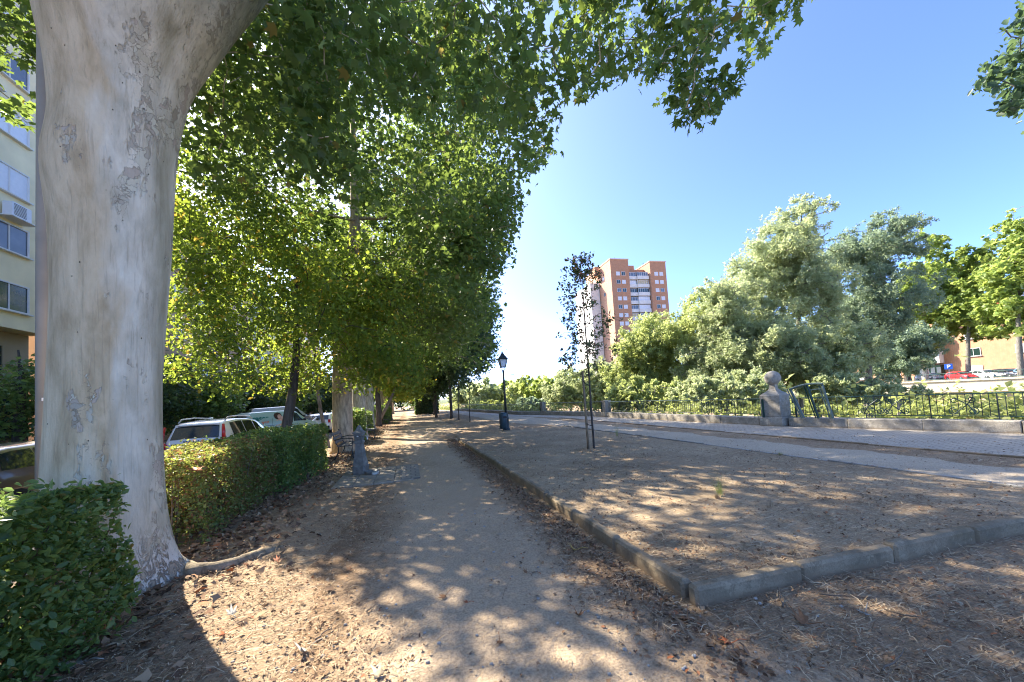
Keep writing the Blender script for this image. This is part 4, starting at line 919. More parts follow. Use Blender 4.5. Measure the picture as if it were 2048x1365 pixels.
# tree outside the frame whose branch reaches in at the upper right
rng = np.random.default_rng(91)
Bx, By = D(2420, 6.6)[:2]
K = []
for px, py, cz, r in ((2010, 60, 6.4, .16), (2040, 110, 6.5, .3), (1998, 160, 6.3, .26), (2040, 190, 6.2, .3), (2035, 45, 6.6, .16), (1975, 180, 6.3, .13), (2010, 215, 6.2, .2), (2020, 130, 6.6, .25), (2090, 30, 6.7, .4), (2110, 120, 6.6, .5), (2100, 210, 6.3, .4), (2160, 60, 6.8, .5), (2180, 180, 6.5, .5), (2250, 100, 6.6, .6), (2240, 240, 6.4, .5)):
    p = D(px, cz, py=py); K.append([p[0] - Bx, p[1] - By, p[2], r])
K = np.vstack([np.array(K), ell(46, (0, 0, 8.2), (2.2, 2.2, 2.), .6, rng, 5.5, .3)])
CUT2 = [(2034, -20), (2034, 22), (2010, 50), (2003, 85), (1985, 90), (1988, 120), (1960, 135), (1944, 165), (1948, 195), (1990, 190), (1975, 222), (2010, 236), (2048, 225), (2048, 300), (3200, 400), (3200, -900), (2034, -900)]
make_tree('privet_tree', 'tree with slim dark pointed leaves reaching into the upper right corner', 'tree', (Bx, By, 0), [((0, 0, -.1), .17), ((0, 0, 1), .14), ((.1, 0, 3), .12), ((0, .1, 4.6), .10), ((-.1, 0, 6), .08), ((-.1, 0, 8), .04)], K, 190, .14, 'oval', 'leaf_bluish', 'bark_grey', 92, None, CUT2, limb=.5, droop=.4, jit=5)

# ================================================================ HEDGES
def hedge(x0, x1, y0, y1, h, n, size, label, mat='leaf_hedge', seed=1, rz=0, name='hedge', dry=None):
    rng = np.random.default_rng(seed); cx, cy = (x0 + x1) / 2, (y0 + y1) / 2; hx, hy = (x1 - x0) / 2, (y1 - y0) / 2
    t = thing(name, label, 'hedge', (cx, cy, gz(cx, cy)), rz, 'clipped hedges along the left side of the path')
    u = rng.uniform(-1, 1, (n, 3)); u[:, 2] = (u[:, 2] + 1) / 2
    k = rng.uniform(size=n); f = rng.integers(0, 5, n); d = np.abs(rng.normal(size=n)) * .06
    ar_ = np.array([hy * h, hy * h, hx * h, hx * h, hx * hy * 4 * .5]); f = rng.choice(5, n, p=ar_ / ar_.sum())
    P = u * np.array([hx, hy, h])
    sf = k < .8
    P[:, 0] = np.where(sf & (f == 0), hx - d, np.where(sf & (f == 1), -hx + d, P[:, 0]))
    P[:, 1] = np.where(sf & (f == 2), hy - d, np.where(sf & (f == 3), -hy + d, P[:, 1]))
    P[:, 2] = np.where(sf & (f == 4), h - d * .6, P[:, 2])
    wv = .035 * np.sin(P[:, 1] * 3.1 + seed) + .03 * np.sin(P[:, 2] * 5 + P[:, 1] * 4)
    P[:, 0] += wv * np.sign(P[:, 0]); P[:, 2] += .03 * np.sin(P[:, 1] * 4.3 + seed) * (P[:, 2] / h) + .02 * np.sin(P[:, 0] * 9)
    # rounded shoulders, thin foot
    sh = np.clip((P[:, 2] / h - .85) / .15, 0, 1) ** 2 * .05; P[:, 0] *= 1 - sh; P[:, 1] *= 1 - sh * .3
    keep = rng.uniform(size=n) < np.clip(.30 + P[:, 2] / .35, 0, 1)
    hole = (np.sin(P[:, 1] * 7.3 + seed) * np.sin(P[:, 2] * 8.1 + 1) * np.sin(P[:, 0] * 5 + P[:, 1] * 2.2)) > .42; keep &= ~(hole & (rng.uniform(size=n) < .72))
    spr = rng.uniform(size=n) < .06; P[spr, 2] += (P[spr, 2] > h * .9) * rng.uniform(0, .10, int(spr.sum())); P[spr, 0] += np.sign(P[spr, 0]) * rng.uniform(0, .05, int(spr.sum()))
    P = P[keep]
    leaves('foliage', P, size, 'oval', mat, t, rng, .1, .5)
    m = MB(); ns = int(8 * (y1 - y0) / .6) + 6
    for i in range(ns):
        x, y = rng.uniform(-hx * .75, hx * .75), rng.uniform(-hy * .95, hy * .95)
        for j in range(3):
            a = rng.uniform(-.18, .18, 2); m.tube([(x, y, -.05), (x + a[0], y + a[1], h * .5), (x + a[0] * 1.9, y + a[1] * 1.9, h * rng.uniform(.8, .95))], [.011, .007, .003], 5, False)
    # inner mass of shaded twiggy leaves
    Q = rng.uniform(-1, 1, (int(n * .22), 3)) * np.array([hx * .8, hy * .93, h * .42]); Q[:, 2] += h * .5
    leaves('inner_foliage', Q, size * 1.5, 'oval', mat, t, rng, .1)
    m.build('stems', 'twig', t); return t
hedge(-3.75, -2.12, .35, 3.62, 1.14, 52000, .05, 'big dark green clipped hedge in the near left corner, before the plane trunk', seed=3)
hedge(-3.75, -2.50, 5.55, 8.1, 1.12, 26000, .046, 'clipped hedge right of the plane trunk with dry speckled leaves and one orange leaf', 'leaf_hedge_dry', seed=4)
hedge(-3.7, -2.28, 8.1, 9.4, 1.14, 12000, .05, 'dark green middle clipped hedge joining the dry one, left of the fountain', seed=5)
hedge(-3.7, -2.12, 9.5, 10.9, 1.18, 13000, .055, 'hedge block with gaps and brown patches just left of the drinking fountain', 'leaf_hedge', seed=6)
hedge(-3.8, -2.75, 12.0, 14.0, 1.05, 8000, .07, 'short loose hedge behind the dark leaning trunk', 'leaf_hedge_dry', seed=7)
hedge(-3.2, -2.0, 17.6, 19.6, 1.5, 6000, .10, 'small square clipped hedge between the first two avenue planes', seed=8)
hedge(-3.2, -2.3, 22.6, 26.2, 1.3, 6000, .11, 'far clipped hedge between the second and third avenue planes', seed=9)
hedge(-3.0, -1.7, 34, 36.8, 1.6, 5000, .14, 'dark far hedge right of the forked tree', seed=10)
hedge(-3.0, -1.8, 39.5, 44, 1.5, 5000, .16, 'last dark hedge low beside the end of the avenue', seed=11)
o = hedge(1.1, 4.3, 55, 58, 2.9, 7000, .3, 'low broad dark shrub at the far end of the path', 'leaf_dark', 12, 0, 'shrub'); o['category'] = 'shrub'

# dark street trees beyond the road
GS = 'dark street trees across the road'
def street_tree(i, x, y, h, rx, n, leafn, size, label):
    rng = np.random.default_rng(500 + i); tk = [((0, 0, -.1), .22), ((0, 0, 1.5), .17), ((.1, 0, 3.5), .14), ((.1, 0, h * .7), .08), ((0, 0, h * .9), .03)]
    make_tree('street_tree', label, 'tree', (x, y, -.0), tk, ell(n, (0, 0, h * .5), (rx, rx * 1.25, h * .38), rx * .3, rng, 1.3, .25), leafn, size, 'star', 'leaf_dark' if i % 2 == 0 else 'leaf_hedge', 'bark_dark', 520 + i, GS, None, limb=.4)
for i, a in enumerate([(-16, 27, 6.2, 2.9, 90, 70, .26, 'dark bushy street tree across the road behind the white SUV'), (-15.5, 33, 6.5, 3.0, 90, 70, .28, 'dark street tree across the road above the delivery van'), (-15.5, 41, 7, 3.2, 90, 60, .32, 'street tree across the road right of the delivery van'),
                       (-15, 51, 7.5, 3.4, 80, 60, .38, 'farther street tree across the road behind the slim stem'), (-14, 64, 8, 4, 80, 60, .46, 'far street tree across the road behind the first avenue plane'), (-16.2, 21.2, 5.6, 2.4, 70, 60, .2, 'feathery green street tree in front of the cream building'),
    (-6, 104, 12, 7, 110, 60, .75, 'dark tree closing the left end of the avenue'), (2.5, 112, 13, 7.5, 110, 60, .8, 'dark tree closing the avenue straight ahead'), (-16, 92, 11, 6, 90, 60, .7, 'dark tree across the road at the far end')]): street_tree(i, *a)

# ================================================================ BUILDINGS (front faces local -y)
def window(t, u, y, z, w_, h, pane='glass_blue', fm='shutter', bars=1, name='window', sill=True, d=.07):
    m = MB(); f = .07
    for du, dz, ww, hh in ((-w_ / 2, 0, f, h + f), (w_ / 2, 0, f, h + f), (0, h / 2, w_ + f, f), (0, -h / 2, w_ + f, f)): m.box((u + du, y - d / 2 - (.003 if ww < .1 else 0), z + dz), (ww, d, hh))
    for b in range(bars): m.box((u - w_ / 2 + w_ * (b + 1) / (bars + 1), y - .03, z), (.05, .05, h))
    if sill: m.box((u, y - .09, z - h / 2 - .06), (w_ + .25, .18, .06))
    o = m.build(name, fm, t); q = MB(); q.box((u, y - .012, z), (w_, .02, h)); q.build('pane', pane, o); return o
def building(name, label, org, rz, w_, dep, h, wall, group=None):
    t = thing(name, label, 'building', org, rz, group); return t
RF = R_(90)      # front (-y) turned to face +x
t = building('apartment_building', 'cream apartment building with dark glass shop front at the far left', (-18.5, 14, 0), RF, 0, 0, 0, 'cream_render')
m = MB(); m.box((-1.5, 5.0, 15.5), (27, 10, 17.9)); m.build('upper_wall', 'cream_render', t)
m = MB(); m.box((-1.5, 5.8, 3.27), (26.6, 10, 6.5)); m.build('ground_floor_wall', 'tan_render', t)
m = MB(); m.box((-1.5, 5.0, 24.6), (27.5, 10.5, .35)); m.build('roof', 'white_render', t)
m = MB(); m.box((1.8, .72, 2.0), (19.5, .2, 3.3)); sf = m.build('shop_front', 'glass_dark', t)
m = MB()
for i in range(9): m.box((-7.4 + 2.3 * i, .60, 2.0), (.08, .06, 3.3))
m.box((1.8, .60, 2.6), (19.5, .055, .08)); m.build('mullion', 'iron_green', sf)
for k in range(4): window(t, -3.4 + 4.3 * k, .8, 5.15, 1.9, 1.35, 'glass_dark', 'tan_render', 1)
for fl in range(6):
    z = 8.1 + 2.95 * fl
    for k, u in enumerate((-12.5, -8, -3.6, .8, 5.6, 9.7)):
        window(t, u, 0, z, 1.9, 1.35, ('glass_dark' if (fl == 0) else 'shutter' if (fl + k) % 3 else 'glass_blue'), 'white_render', 1)
for u, z in ((9.75, 12.35), (8.2, 18.3)):
    ac = MB(); ac.box((u, -.30, z), (.95, .42, .72), bev=.03); o = ac.build('air_conditioner', 'shutter', t); q = MB()
    for i in range(9): q.box((u - .12, -.515, z - .26 + .065 * i), (.6, .012, .02))
    q.build('grille', 'black_plastic', o)
    q = MB(); q.box((u, -.3, z - .40), (1.3, .6, .05)); q.build('shelf', 'white_render', o)
t = building('apartment_building', 'pinkish tan apartment building seen through the leaves behind the white SUV', (-18.8, 42.5, 0), RF, 0, 0, 0, '')
m = MB(); m.box((0, 5, 10.2), (21, 10, 20.6)); m.build('wall', 'pink_render', t); m = MB(); m.box((0, 4.9, 20.65), (21.6, 10.8, .4)); m.build('cornice', 'peach_render', t)
for fl in range(6):
    for k in range(5): window(t, -8.5 + 4.2 * k, 0, 3.2 + 3.05 * fl, 1.4, 1.5, 'glass_dark' if (k + fl) % 2 else 'shutter', 'shutter', 1)
t = building('apartment_building', 'white apartment building with balconies glimpsed through the leaves', (-18.4, 60.5, 0), RF, 0, 0, 0, '')
m = MB(); m.box((0, 5, 8.7), (14, 10, 17.6)); m.build('wall', 'white_render', t)
for fl in range(5):
    for k in range(3): window(t, -4.5 + 4.5 * k, 0, 3.2 + 3.05 * fl, 1.7, 1.9, 'glass_blue', 'shutter', 2)
    q = MB(); q.box((0, -.6, 2.0 + 3.05 * fl), (12.5, 1.2, .16)); q.box((0, -1.17, 2.55 + 3.05 * fl), (12.5, .05, .95)); q.build('balcony', 'white_render', t)
t = building('apartment_building', 'orange brick apartment building glimpsed between leaves beyond the white one', (-18.6, 80, 0), RF, 0, 0, 0, '')
m = MB(); m.box((0, 5, 9.2), (24, 10, 18.6)); m.build('wall', 'orange_brick', t)
for fl in range(5):
    for k in range(5): window(t, -9.6 + 4.8 * k, 0, 3.2 + 3.05 * fl, 1.6, 1.4, 'shutter', 'shutter', 1)
m = MB(); m.box((0, 4.9, 18.7), (24.5, 10.6, .3)); m.build('roof', 'roof_tile', t)

# tower block
def tower():
    x0, y0, _ = D(1240, 126); e = np.array([.96, -.273]) * 1. ; f = np.array([.276, .96])
    a = e * 21.3 + f * 4.8; rz = math.atan2(a[1], a[0])
    t = building('tower_block', 'tall red brick tower block with white glazed balconies above the riverside trees', (x0, y0, 0), rz, 0, 0, 0, '')
    H = 47.6
    w = MB(); w.box((3.5, 10, H / 2), (7.0, 20, H)); w.build('brick_wing', 'red_brick', t)
    w = MB(); w.box((18.2, 9.3, H / 2 - .4), (6.4, 20, H - .8)); w.build('brick_wing', 'red_brick', t)
    w = MB(); w.box((11.0, 12, H / 2 - 1.2), (7.96, 18, H - 2.4)); w.build('central_bay_wall', 'red_brick', t)
    w = MB()
    for (cx_, ww, y_, dy, zz) in ((3.5, 7.3, 10, 20.3, H + .15), (18.2, 6.7, 9.3, 20.3, H - .65)): w.box((cx_, y_, zz), (ww, dy, .35))
    w.build('parapet', 'peach_render', t)
    w = MB(); w.box((-2.0, 16, 21.0), (3.6, 14, 42)); w.build('rear_wing', 'white_render', t)
    w = MB(); w.box((-1.4, 9, 46), (1.6, 3, 3.4)); w.build('chimney', 'red_brick', t)
    w = MB(); w.tube([(5.2, 6, H), (5.2, 6, H + 3.2)], .06, 5); w.tube([(4.4, 6, H + 2.6), (6, 6, H + 2.6)], .04, 4); w.build('aerial', 'iron_dark', t)
    w = MB(); w.tube([(18.5, 8, H - .6), (18.5, 8, H + 2.2)], .05, 5); w.tube([(17.7, 8, H + 1.8), (19.3, 8, H + 1.8)], .035, 4); w.build('aerial', 'iron_dark', t)
    w = MB(); w.box((11, 9, H - .9), (4.5, 5, 2.6)); w.build('lift_housing', 'red_brick', t)
    rr = random.Random(6)
    for fl in range(14):
        z = H - 5.0 - 2.95 * fl
        for u in (2.7, 4.75): window(t, u, 0, z, 1.4, 1.3, rr.choice(['shutter', 'glass_blue', 'shutter', 'glass_dark']), 'shutter', 1, sill=False)
        for u in (17.3, 19.35): window(t, u, -.7, z - .15, 1.4, 1.3, rr.choice(['shutter', 'glass_blue', 'shutter', 'glass_dark']), 'shutter', 1, sill=False)
        # glazed balconies: a parapet band and a glazed band on each floor
        q = MB(); q.box((8.6, 1.6, z - 1.25), (3.1, 2.4, 1.2)); q.box((12.45, 1.1, z - 1.3), (4.5, 2.4, 1.25)); q.build('balcony_parapet', 'white_render', t)
        for u, ww, nb, yy in ((8.6, 3.0, 2, 1.9), (12.45, 4.4, 4, 1.4)):
            p_ = rr.choice(['glass_blue', 'glass_blue', 'shutter', 'awning', 'glass_dark'])
            m = MB(); m.box((u, yy, z + .05), (ww, 2.2, 1.4)); o = m.build('balcony_glazing', p_, t); q = MB()
            for b in range(nb + 2): q.box((u - ww / 2 + .04 + (ww - .08) * b / (nb + 1), yy - 1.125, z + .05), (.09, .06, 1.4))
            q.box((u, yy - 1.12, z + .72), (ww, .06, .1)); q.build('glazing_bars', 'shutter', o)
    for fl in range(4):
        w = MB(); w.box((-.02, 5.5 + 4.2 * (fl % 2), H - 5 - 2.95 * fl), (.1, 1.3, 1.3)); w.build('side_window', 'glass_blue', t)
tower()

# right bank: brick block, wall, railing, cars, sign
t = building('brick_housing_block', 'orange brick housing block with tiled roof behind the far bank trees', (97, 28, -.5), -RF, 0, 0, 0, '')
m = MB(); m.box((-8, 6, 5.2), (70, 12, 10.4)); m.build('wall', 'orange_brick', t)
m = MB(); m.add([(-43.6, -.7, 10.4), (27.6, -.7, 10.4), (27.6, 6, 13.1), (-43.6, 6, 13.1), (27.6, 12.7, 10.4), (-43.6, 12.7, 10.4)], [(0, 1, 2, 3), (3, 2, 4, 5), (0, 3, 5), (1, 4, 2), (0, 5, 4, 1)]); m.build('roof', 'roof_tile', t)
for k in range(12):
    u = -40 + 5.6 * k
    for fl in range(3):
        z = 1.9 + 3.1 * fl
        if k % 3 == 1:
            q = MB(); q.box((u, -.7, z - .1), (3.6, 1.4, 2.75)); o = q.build('glazed_balcony', 'white_render' if fl else 'glass_dark', t); w = MB()
            for b in range(5): w.box((u - 1.6 + .8 * b, -1.425, z + .35), (.55, .05, 1.1))
            w.build('pane', 'glass_blue', o)
        else: window(t, u, 0, z, 1.7, 1.35, 'shutter' if (k + fl) % 3 else 'glass_dark', 'shutter', 1)
for u, z in ((-8.5, 12.8), (12, 12.8)):
    q = MB(); q.box((u, 4.5, z), (3.2, 1.6, 1.9)); c = q.build('chimney', 'red_paint', t); q = MB()
    for j in (-1, 0, 1): q.lathe([(.22, 0), (.22, 1.5), (.34, 1.6), (.34, 1.75)], (u + j * 1.0, 4.5, z + .95), 8)
    q.build('chimney_pot', 'steel', c)
def farwall():
    t = thing('embankment_wall', 'sunlit stone block embankment wall on the far bank of the river', 'wall', (0, 0, 0))
    Y = [-10, 10, 30, 50, 70, 85, 108]
    m = MB()
    for a, b in zip(Y[:-1], Y[1:]):
        A_, B_ = Vector((FARX(a), a)), Vector((FARX(b), b)); mid = (A_ + B_) / 2; d = B_ - A_
        m.box((mid.x - .35, mid.y, -2.6), (d.length, .7, 5.0), math.atan2(d.y, d.x))
    m.build('masonry', 'wall_blocks', t)
    m = MB()
    for a, b in zip(Y[:-1], Y[1:]):
        A_, B_ = Vector((FARX(a), a)), Vector((FARX(b), b)); mid = (A_ + B_) / 2; d = B_ - A_
        m.box((mid.x - .38, mid.y, .02), (d.length, 1.0, .26), math.atan2(d.y, d.x)); m.box((mid.x - 1.1, mid.y, -1.55), (d.length, .9, .3), math.atan2(d.y, d.x))
    m.build('coping', 'bank_wall', t)
    t = thing('embankment_railing', 'thin metal railing on top of the far embankment wall', 'railing', (0, 0, .15))
    m = MB(); m2 = MB()
    for a, b in zip(Y[:-1], Y[1:]):
        for h in (.95, .12): m.tube([(FARX(a) - .4, a, h), (FARX(b) - .4, b, h)], .035, 5)
    for i in range(int(118 / .42)):
        y = -10 + .42 * i; m2.tube([(FARX(y) - .4, y, 0), (FARX(y) - .4, y, .95)], .022, 4, False)
    m.build('rail', 'iron_light', t); m2.build('baluster', 'iron_green', t)['kind'] = 'stuff'
farwall()
G2 = 'cars parked on the far bank'
def farcar(px, paint, label, X=84.5, a=0):
    k = .96 * (px - CX) / F + .276; cz = X / k; x, y = D(px, cz)[:2]
    make_car('parked_car', label, 'car', (x, y, -.16), HD(a), paint, hatch, 1.0, 4.15, 1.76, [(.55, 1.25, .62, 1.2), (1.3, 2.05, 1.25, 1.95), (2.1, 2.95, 2.0, 2.42)], (3.1, 2.42), (.05, .30), G2)
farcar(1900, 'paint_red', 'red car on the far bank behind the embankment railing', a=-145)
farcar(1942, 'paint_white', 'white car on the far bank just right of the red one', a=-150)
farcar(1984, 'paint_black', 'dark car on the far bank between the white and the blue ones', a=-150)
farcar(2036, 'paint_blue', 'blue car on the far bank at the right edge', 83.5, a=-148)
farcar(1838, 'paint_silver', 'grey car on the far bank left of the pale tree trunk', 86, a=-150)
def psign():
    k = .96 * (1897 - CX) / F + .276; cz = 82 / k; x, y = D(1898, cz)[:2]
    t = thing('parking_sign', 'blue square parking sign on a thin post above the red car', 'sign', (x, y, -.4), math.atan2(-x, y) + 0)
    MB().tube([(0, 0, 0), (0, 0, 2.9)], .045, 6).build('post', 'steel', t)
    MB().box((0, -.07, 2.55), (.85, .04, .85), bev=.015).build('panel', 'sign_blue', t)
    me = text_mesh('P', .75, .01, True); o = link('lettering', me, 'sign_white', t); o.rotation_euler = (R_(90), 0, 0); o.location = (0, -.105, 2.55)
psign()
def flood():
    x, y, _ = D(1027.5, 150); t = thing('floodlight_mast', 'tiny thin floodlight mast on the horizon right of the lantern', 'mast', (x, y, -1))
    MB().tube([(0, 0, 0), (0, 0, 12)], [.16, .10], 6).build('mast', 'steel', t); m = MB(); m.box((0, 0, 12), (1.6, .4, .35)); m.build('lamp_bar', 'steel', t)
flood()

# ================================================================ TREES ALONG THE RIVER
GR = 'trees growing on the river islands and banks'
def blobtree(name, label, px, cz, blobs, n, leafn, size, mat, seed, barkm='bark_grey', kind='tuft', droop=.25, r=.2, flat=1.05, z0=None, fork=.35, depth=1., stems=0):
    x, y, _ = D(px, cz); zb = gz(x, y) if z0 is None else z0; rng = np.random.default_rng(seed); s = cz / F; K = []
    at = sum(b[2] * b[3] for b in blobs)
    for b in blobs:
        c = np.array(D(b[0], cz, py=b[1])) - np.array((x, y, zb)); m = max(6, int(n * b[2] * b[3] / at))
        rx = b[2] * s; rz_ = b[3] * s
        e = ell(int(m * 2.1), (0, 0, 0), (1, 1, 1), min(rx, rz_) * .185, rng, -9, .12, .45)
        ex = np.array([.96, -.273, 0]); ey = np.array([.276, .96, 0])
        P = c + e[:, :1] * ex * rx + e[:, 1:2] * ey * rx * depth + e[:, 2:3] * np.array([0, 0, 1]) * rz_
        K.append(np.hstack([P, e[:, 3:]]))
    K = np.vstack(K); K = K[K[:, 2] > .2]; top = np.array(D(blobs[0][0], cz, py=blobs[0][1] - blobs[0][3] * .6)) - np.array((x, y, zb))
    tk = []
    for q in (0, .05, .15, .3, .45, .62, .8, 1): tk.append(((top[0] * q ** 1.5 + rng.normal() * .1 * q, top[1] * q ** 1.5, top[2] * q - (.2 if q == 0 else 0)), max(.02, r * (1.25 - 1.2 * q))))
    return make_tree(name, label, 'tree', (x, y, zb), tk, K, int(leafn * .40), size, kind, mat, barkm, seed, GR, None, limb=fork, droop=droop, flatten=flat, sides=8, twigr=.035)
blobtree('willow_tree', 'tallest pale green willow behind the ball-topped pillar', 1590, 31, [(1605, 440, 52, 62), (1550, 520, 80, 75), (1625, 560, 75, 85), (1490, 600, 62, 75), (1560, 660, 90, 60)], 190, 230, .25, 'leaf_willow', 701, r=.28)
blobtree('willow_tree', 'bluish grey willow with rounded top right of the tallest willow', 1725, 34, [(1765, 485, 70, 58), (1695, 515, 58, 60), (1740, 600, 95, 65), (1690, 670, 90, 65)], 190, 210, .27, 'leaf_willow_blue', 702, r=.28)
blobtree('willow_tree', 'low sprawling willow just behind the leaning gate', 1640, 27, [(1600, 720, 90, 60), (1680, 700, 70, 55), (1540, 700, 60, 60), (1700, 770, 80, 30)], 190, 200, .23, 'leaf_willow', 703, r=.16)
blobtree('willow_tree', 'yellow-green willow in front of the brick tower', 1320, 33, [(1325, 690, 72, 66), (1275, 725, 50, 60), (1390, 655, 58, 62), (1340, 760, 95, 50), (1240, 745, 42, 50), (1262, 700, 34, 44)], 200, 220, .26, 'leaf_poplar', 704, r=.2)
blobtree('willow_tree', 'pale willow filling the gap between the tower and the tallest willow', 1445, 29, [(1445, 630, 58, 80), (1490, 720, 85, 80), (1420, 730, 66, 62)], 190, 220, .24, 'leaf_willow', 705, r=.18)
blobtree('willow_tree', 'rounded grey-green willow seen behind the staked sapling', 1160, 42, [(1160, 775, 68, 42), (1120, 790, 42, 32), (1205, 775, 42, 50)], 150, 190, .30, 'leaf_willow', 706, r=.2)
blobtree('willow_tree', 'low pale willow bush directly behind the railing left of the ball pillar', 1470, 21, [(1480, 780, 80, 34), (1400, 785, 60, 30)], 90, 150, .22, 'leaf_willow', 708, r=.10)
blobtree('willow_tree', 'low light green bush behind the railing below the brick tower', 1310, 25, [(1310, 790, 75, 28), (1255, 785, 40, 34)], 80, 150, .24, 'leaf_poplar', 709, r=.10)
blobtree('willow_tree', 'spreading pale bush behind the railing right of the leaning gate', 1720, 24, [(1730, 785, 90, 24), (1660, 770, 50, 34)], 90, 150, .24, 'leaf_willow', 710, r=.10)
blobtree('willow_tree', 'shadowy green tree low behind the bluish willow', 1790, 44, [(1800, 690, 60, 50), (1770, 730, 70, 36)], 110, 160, .36, 'leaf_willow_blue', 707, r=.2)
GR = 'plane trees on the far bank street'
k_ = lambda px, X: X / (.96 * (px - CX) / F + .276)
blobtree('plane_tree', 'bright yellow-green plane on the far bank with pale forked trunk', 1850, k_(1850, 83), [(1855, 505, 38, 50), (1880, 570, 62, 55), (1830, 600, 50, 55), (1880, 650, 60, 40)], 110, 150, .55, 'leaf_far_plane', 711, 'bark_pale', 'star', r=.3, z0=-.5, fork=.3)
blobtree('plane_tree', 'yellow-green plane on the far bank over the red chimney', 1935, k_(1935, 84), [(1955, 520, 36, 36), (1940, 580, 50, 45), (1960, 650, 65, 34), (1910, 620, 40, 36)], 100, 150, .55, 'leaf_far_plane', 712, 'bark_grey', 'star', r=.26, z0=-.5, fork=.3)
blobtree('plane_tree', 'tall plane at the right edge reaching highest on the far bank', 2040, k_(2040, 80), [(2040, 455, 55, 38), (2030, 540, 60, 60), (2050, 620, 70, 55), (2090, 500, 60, 60)], 120, 150, .55, 'leaf_far_plane', 713, 'bark_grey', 'star', r=.28, z0=-.5, fork=.3)
blobtree('plane_tree', 'small dark plane on the far bank with short forked trunk left of the bright one', 1815, k_(1815, 84), [(1800, 690, 46, 34), (1840, 680, 36, 30)], 70, 140, .5, 'leaf_far_plane', 714, 'bark_dark', 'star', r=.4, z0=-.5, fork=.3)
blobtree('plane_tree', 'thin-stemmed plane on the far bank in front of the pink brick wall', 1740, k_(1740, 84), [(1735, 670, 50, 36)], 60, 130, .5, 'leaf_far_plane', 715, 'bark_dark', 'star', r=.3, z0=-.5, fork=.3)
GR = 'distant trees at the river bend'
for i, (px, cz, bl, mt, lb) in enumerate([
        (1090, 75, [(1085, 780, 42, 32), (1110, 780, 30, 28)], 'leaf_far_plane', 'bright green distant tree just left of the rounded willow'),
        (1050, 85, [(1050, 785, 38, 30)], 'leaf_poplar', 'green distant tree right of the street lamp'),
        (1010, 95, [(1008, 790, 36, 26)], 'leaf_far_plane', 'distant tree directly behind the street lamp'),
        (965, 90, [(965, 788, 34, 28)], 'leaf_willow', 'pale distant tree left of the street lamp'),
        (1060, 60, [(1062, 812, 40, 16)], 'leaf_willow_blue', 'low bluish bush behind the far railing right of the lamp'),
        (985, 66, [(980, 815, 44, 12)], 'leaf_scrub', 'low pale bush behind the far railing left of the lamp'),
        (1140, 110, [(1150, 775, 50, 24)], 'leaf_far_plane', 'distant tree showing above the rounded willow'),
        (930, 100, [(930, 792, 32, 26)], 'leaf_willow', 'distant tree peeping left under the dark drooping foliage')]):
    blobtree('riverside_tree', lb, px, cz, bl, 60, 55, .02 * cz * .55, mt, 730 + i, r=.15, kind='star')
GR = 'bushes along the river'
# river vegetation as one mass
rng = np.random.default_rng(55); n = 60000
y = rng.uniform(-14, 95, n); q = rng.uniform(size=n); fx = np.array([FX(v) for v in y]); x = fx + .9 + 22 * q ** 1.4
clp = np.sin(x * .9 + 1) * np.sin(y * .63) + np.sin(x * .37 + y * .41); gzv = np.array([gz(a, b) for a, b in zip(x, y)])
h = np.abs(rng.normal(size=n)) * (.55 + .5 * np.clip(clp, 0, 2)) * (1 + .05 * (x - fx))
P = np.stack([x, y, gzv + np.minimum(h, 2.6)], 1)
n2 = 26000; y2 = rng.uniform(-14, 90, n2); x2 = np.array([FARX(v) for v in y2]) - 1.2 - 16 * rng.uniform(size=n2) ** 1.5; h2 = np.abs(rng.normal(size=n2)) * (.8 + .5 * np.sin(x2 * .6 + y2 * .3))
P2 = np.stack([x2, y2, np.array([gz(a, b) for a, b in zip(x2, y2)]) + h2], 1)
o = leaves('river_scrub', P, .34, 'tuft', 'leaf_scrub', None, rng, -.6); tag(o, 'dense green reeds and scrub on the river bed below the railing', 'scrub', None, 'stuff')
o = leaves('bank_scrub', P2, .8, 'tuft', 'leaf_scrub', None, rng, -.6); tag(o, 'bright green reeds at the foot of the far embankment wall', 'scrub', None, 'stuff')

# ================================================================ GROUND COVER
rng = np.random.default_rng(66)
def on_path(x, y):
    e_ = rng.normal(size=len(x)) * .22; return (x + e_ > -.3) & (x + e_ < 1.42 + .5 * (y < 2))
def scatter(n, dens_path, rmin, rmax, pw, xlim=(-4, 10.1)):
    r = rmin * (rmax / rmin) ** (rng.uniform(size=n) ** pw); a = rng.uniform(R_(-52), R_(70), n)
    x, y = r * np.sin(a), r * np.cos(a); k = (x > xlim[0]) & (x < xlim[1])
    k &= ~(on_path(x, y) & (rng.uniform(size=n) > dens_path)); k &= ~((x > 7.7) & (x < 9.1) & (rng.uniform(size=n) > .12))
    k &= ~((np.abs(x - 1.99) < .10) & (y > 2.3) & (y < 15)); k &= ~((np.abs(y - 2.36 + .0528 * (x - 1.945)) < .075) & (x > 1.9))
    x, y = x[k], y[k]
    # bare patches
    m = (np.sin(x * 1.7 + 2) * np.sin(y * 1.3) + .6 * np.sin(x * 4.1 + y * 3.3)); k = rng.uniform(size=len(x)) < np.clip(.62 + .45 * m, .12, 1)
    return x[k], y[k]
x, y = scatter(150000, .03, 1.3, 17, .8); z = np.array([surf(a, b) for a, b in zip(x, y)]); n = len(x)
L = .012 + rng.exponential(.022, n).clip(0, .12) * (1 + .05 * np.hypot(x, y)); wd = rng.uniform(.0006, .0017, n) * (1 + .13 * np.hypot(x, y)); a = rng.uniform(0, 6.283, n); tl = np.abs(rng.normal(size=n)) * .18
d = np.stack([np.cos(a) * np.cos(tl), np.sin(a) * np.cos(tl), np.sin(tl)], 1); s = np.stack([-np.sin(a), np.cos(a), rng.normal(size=n) * .4], 1)
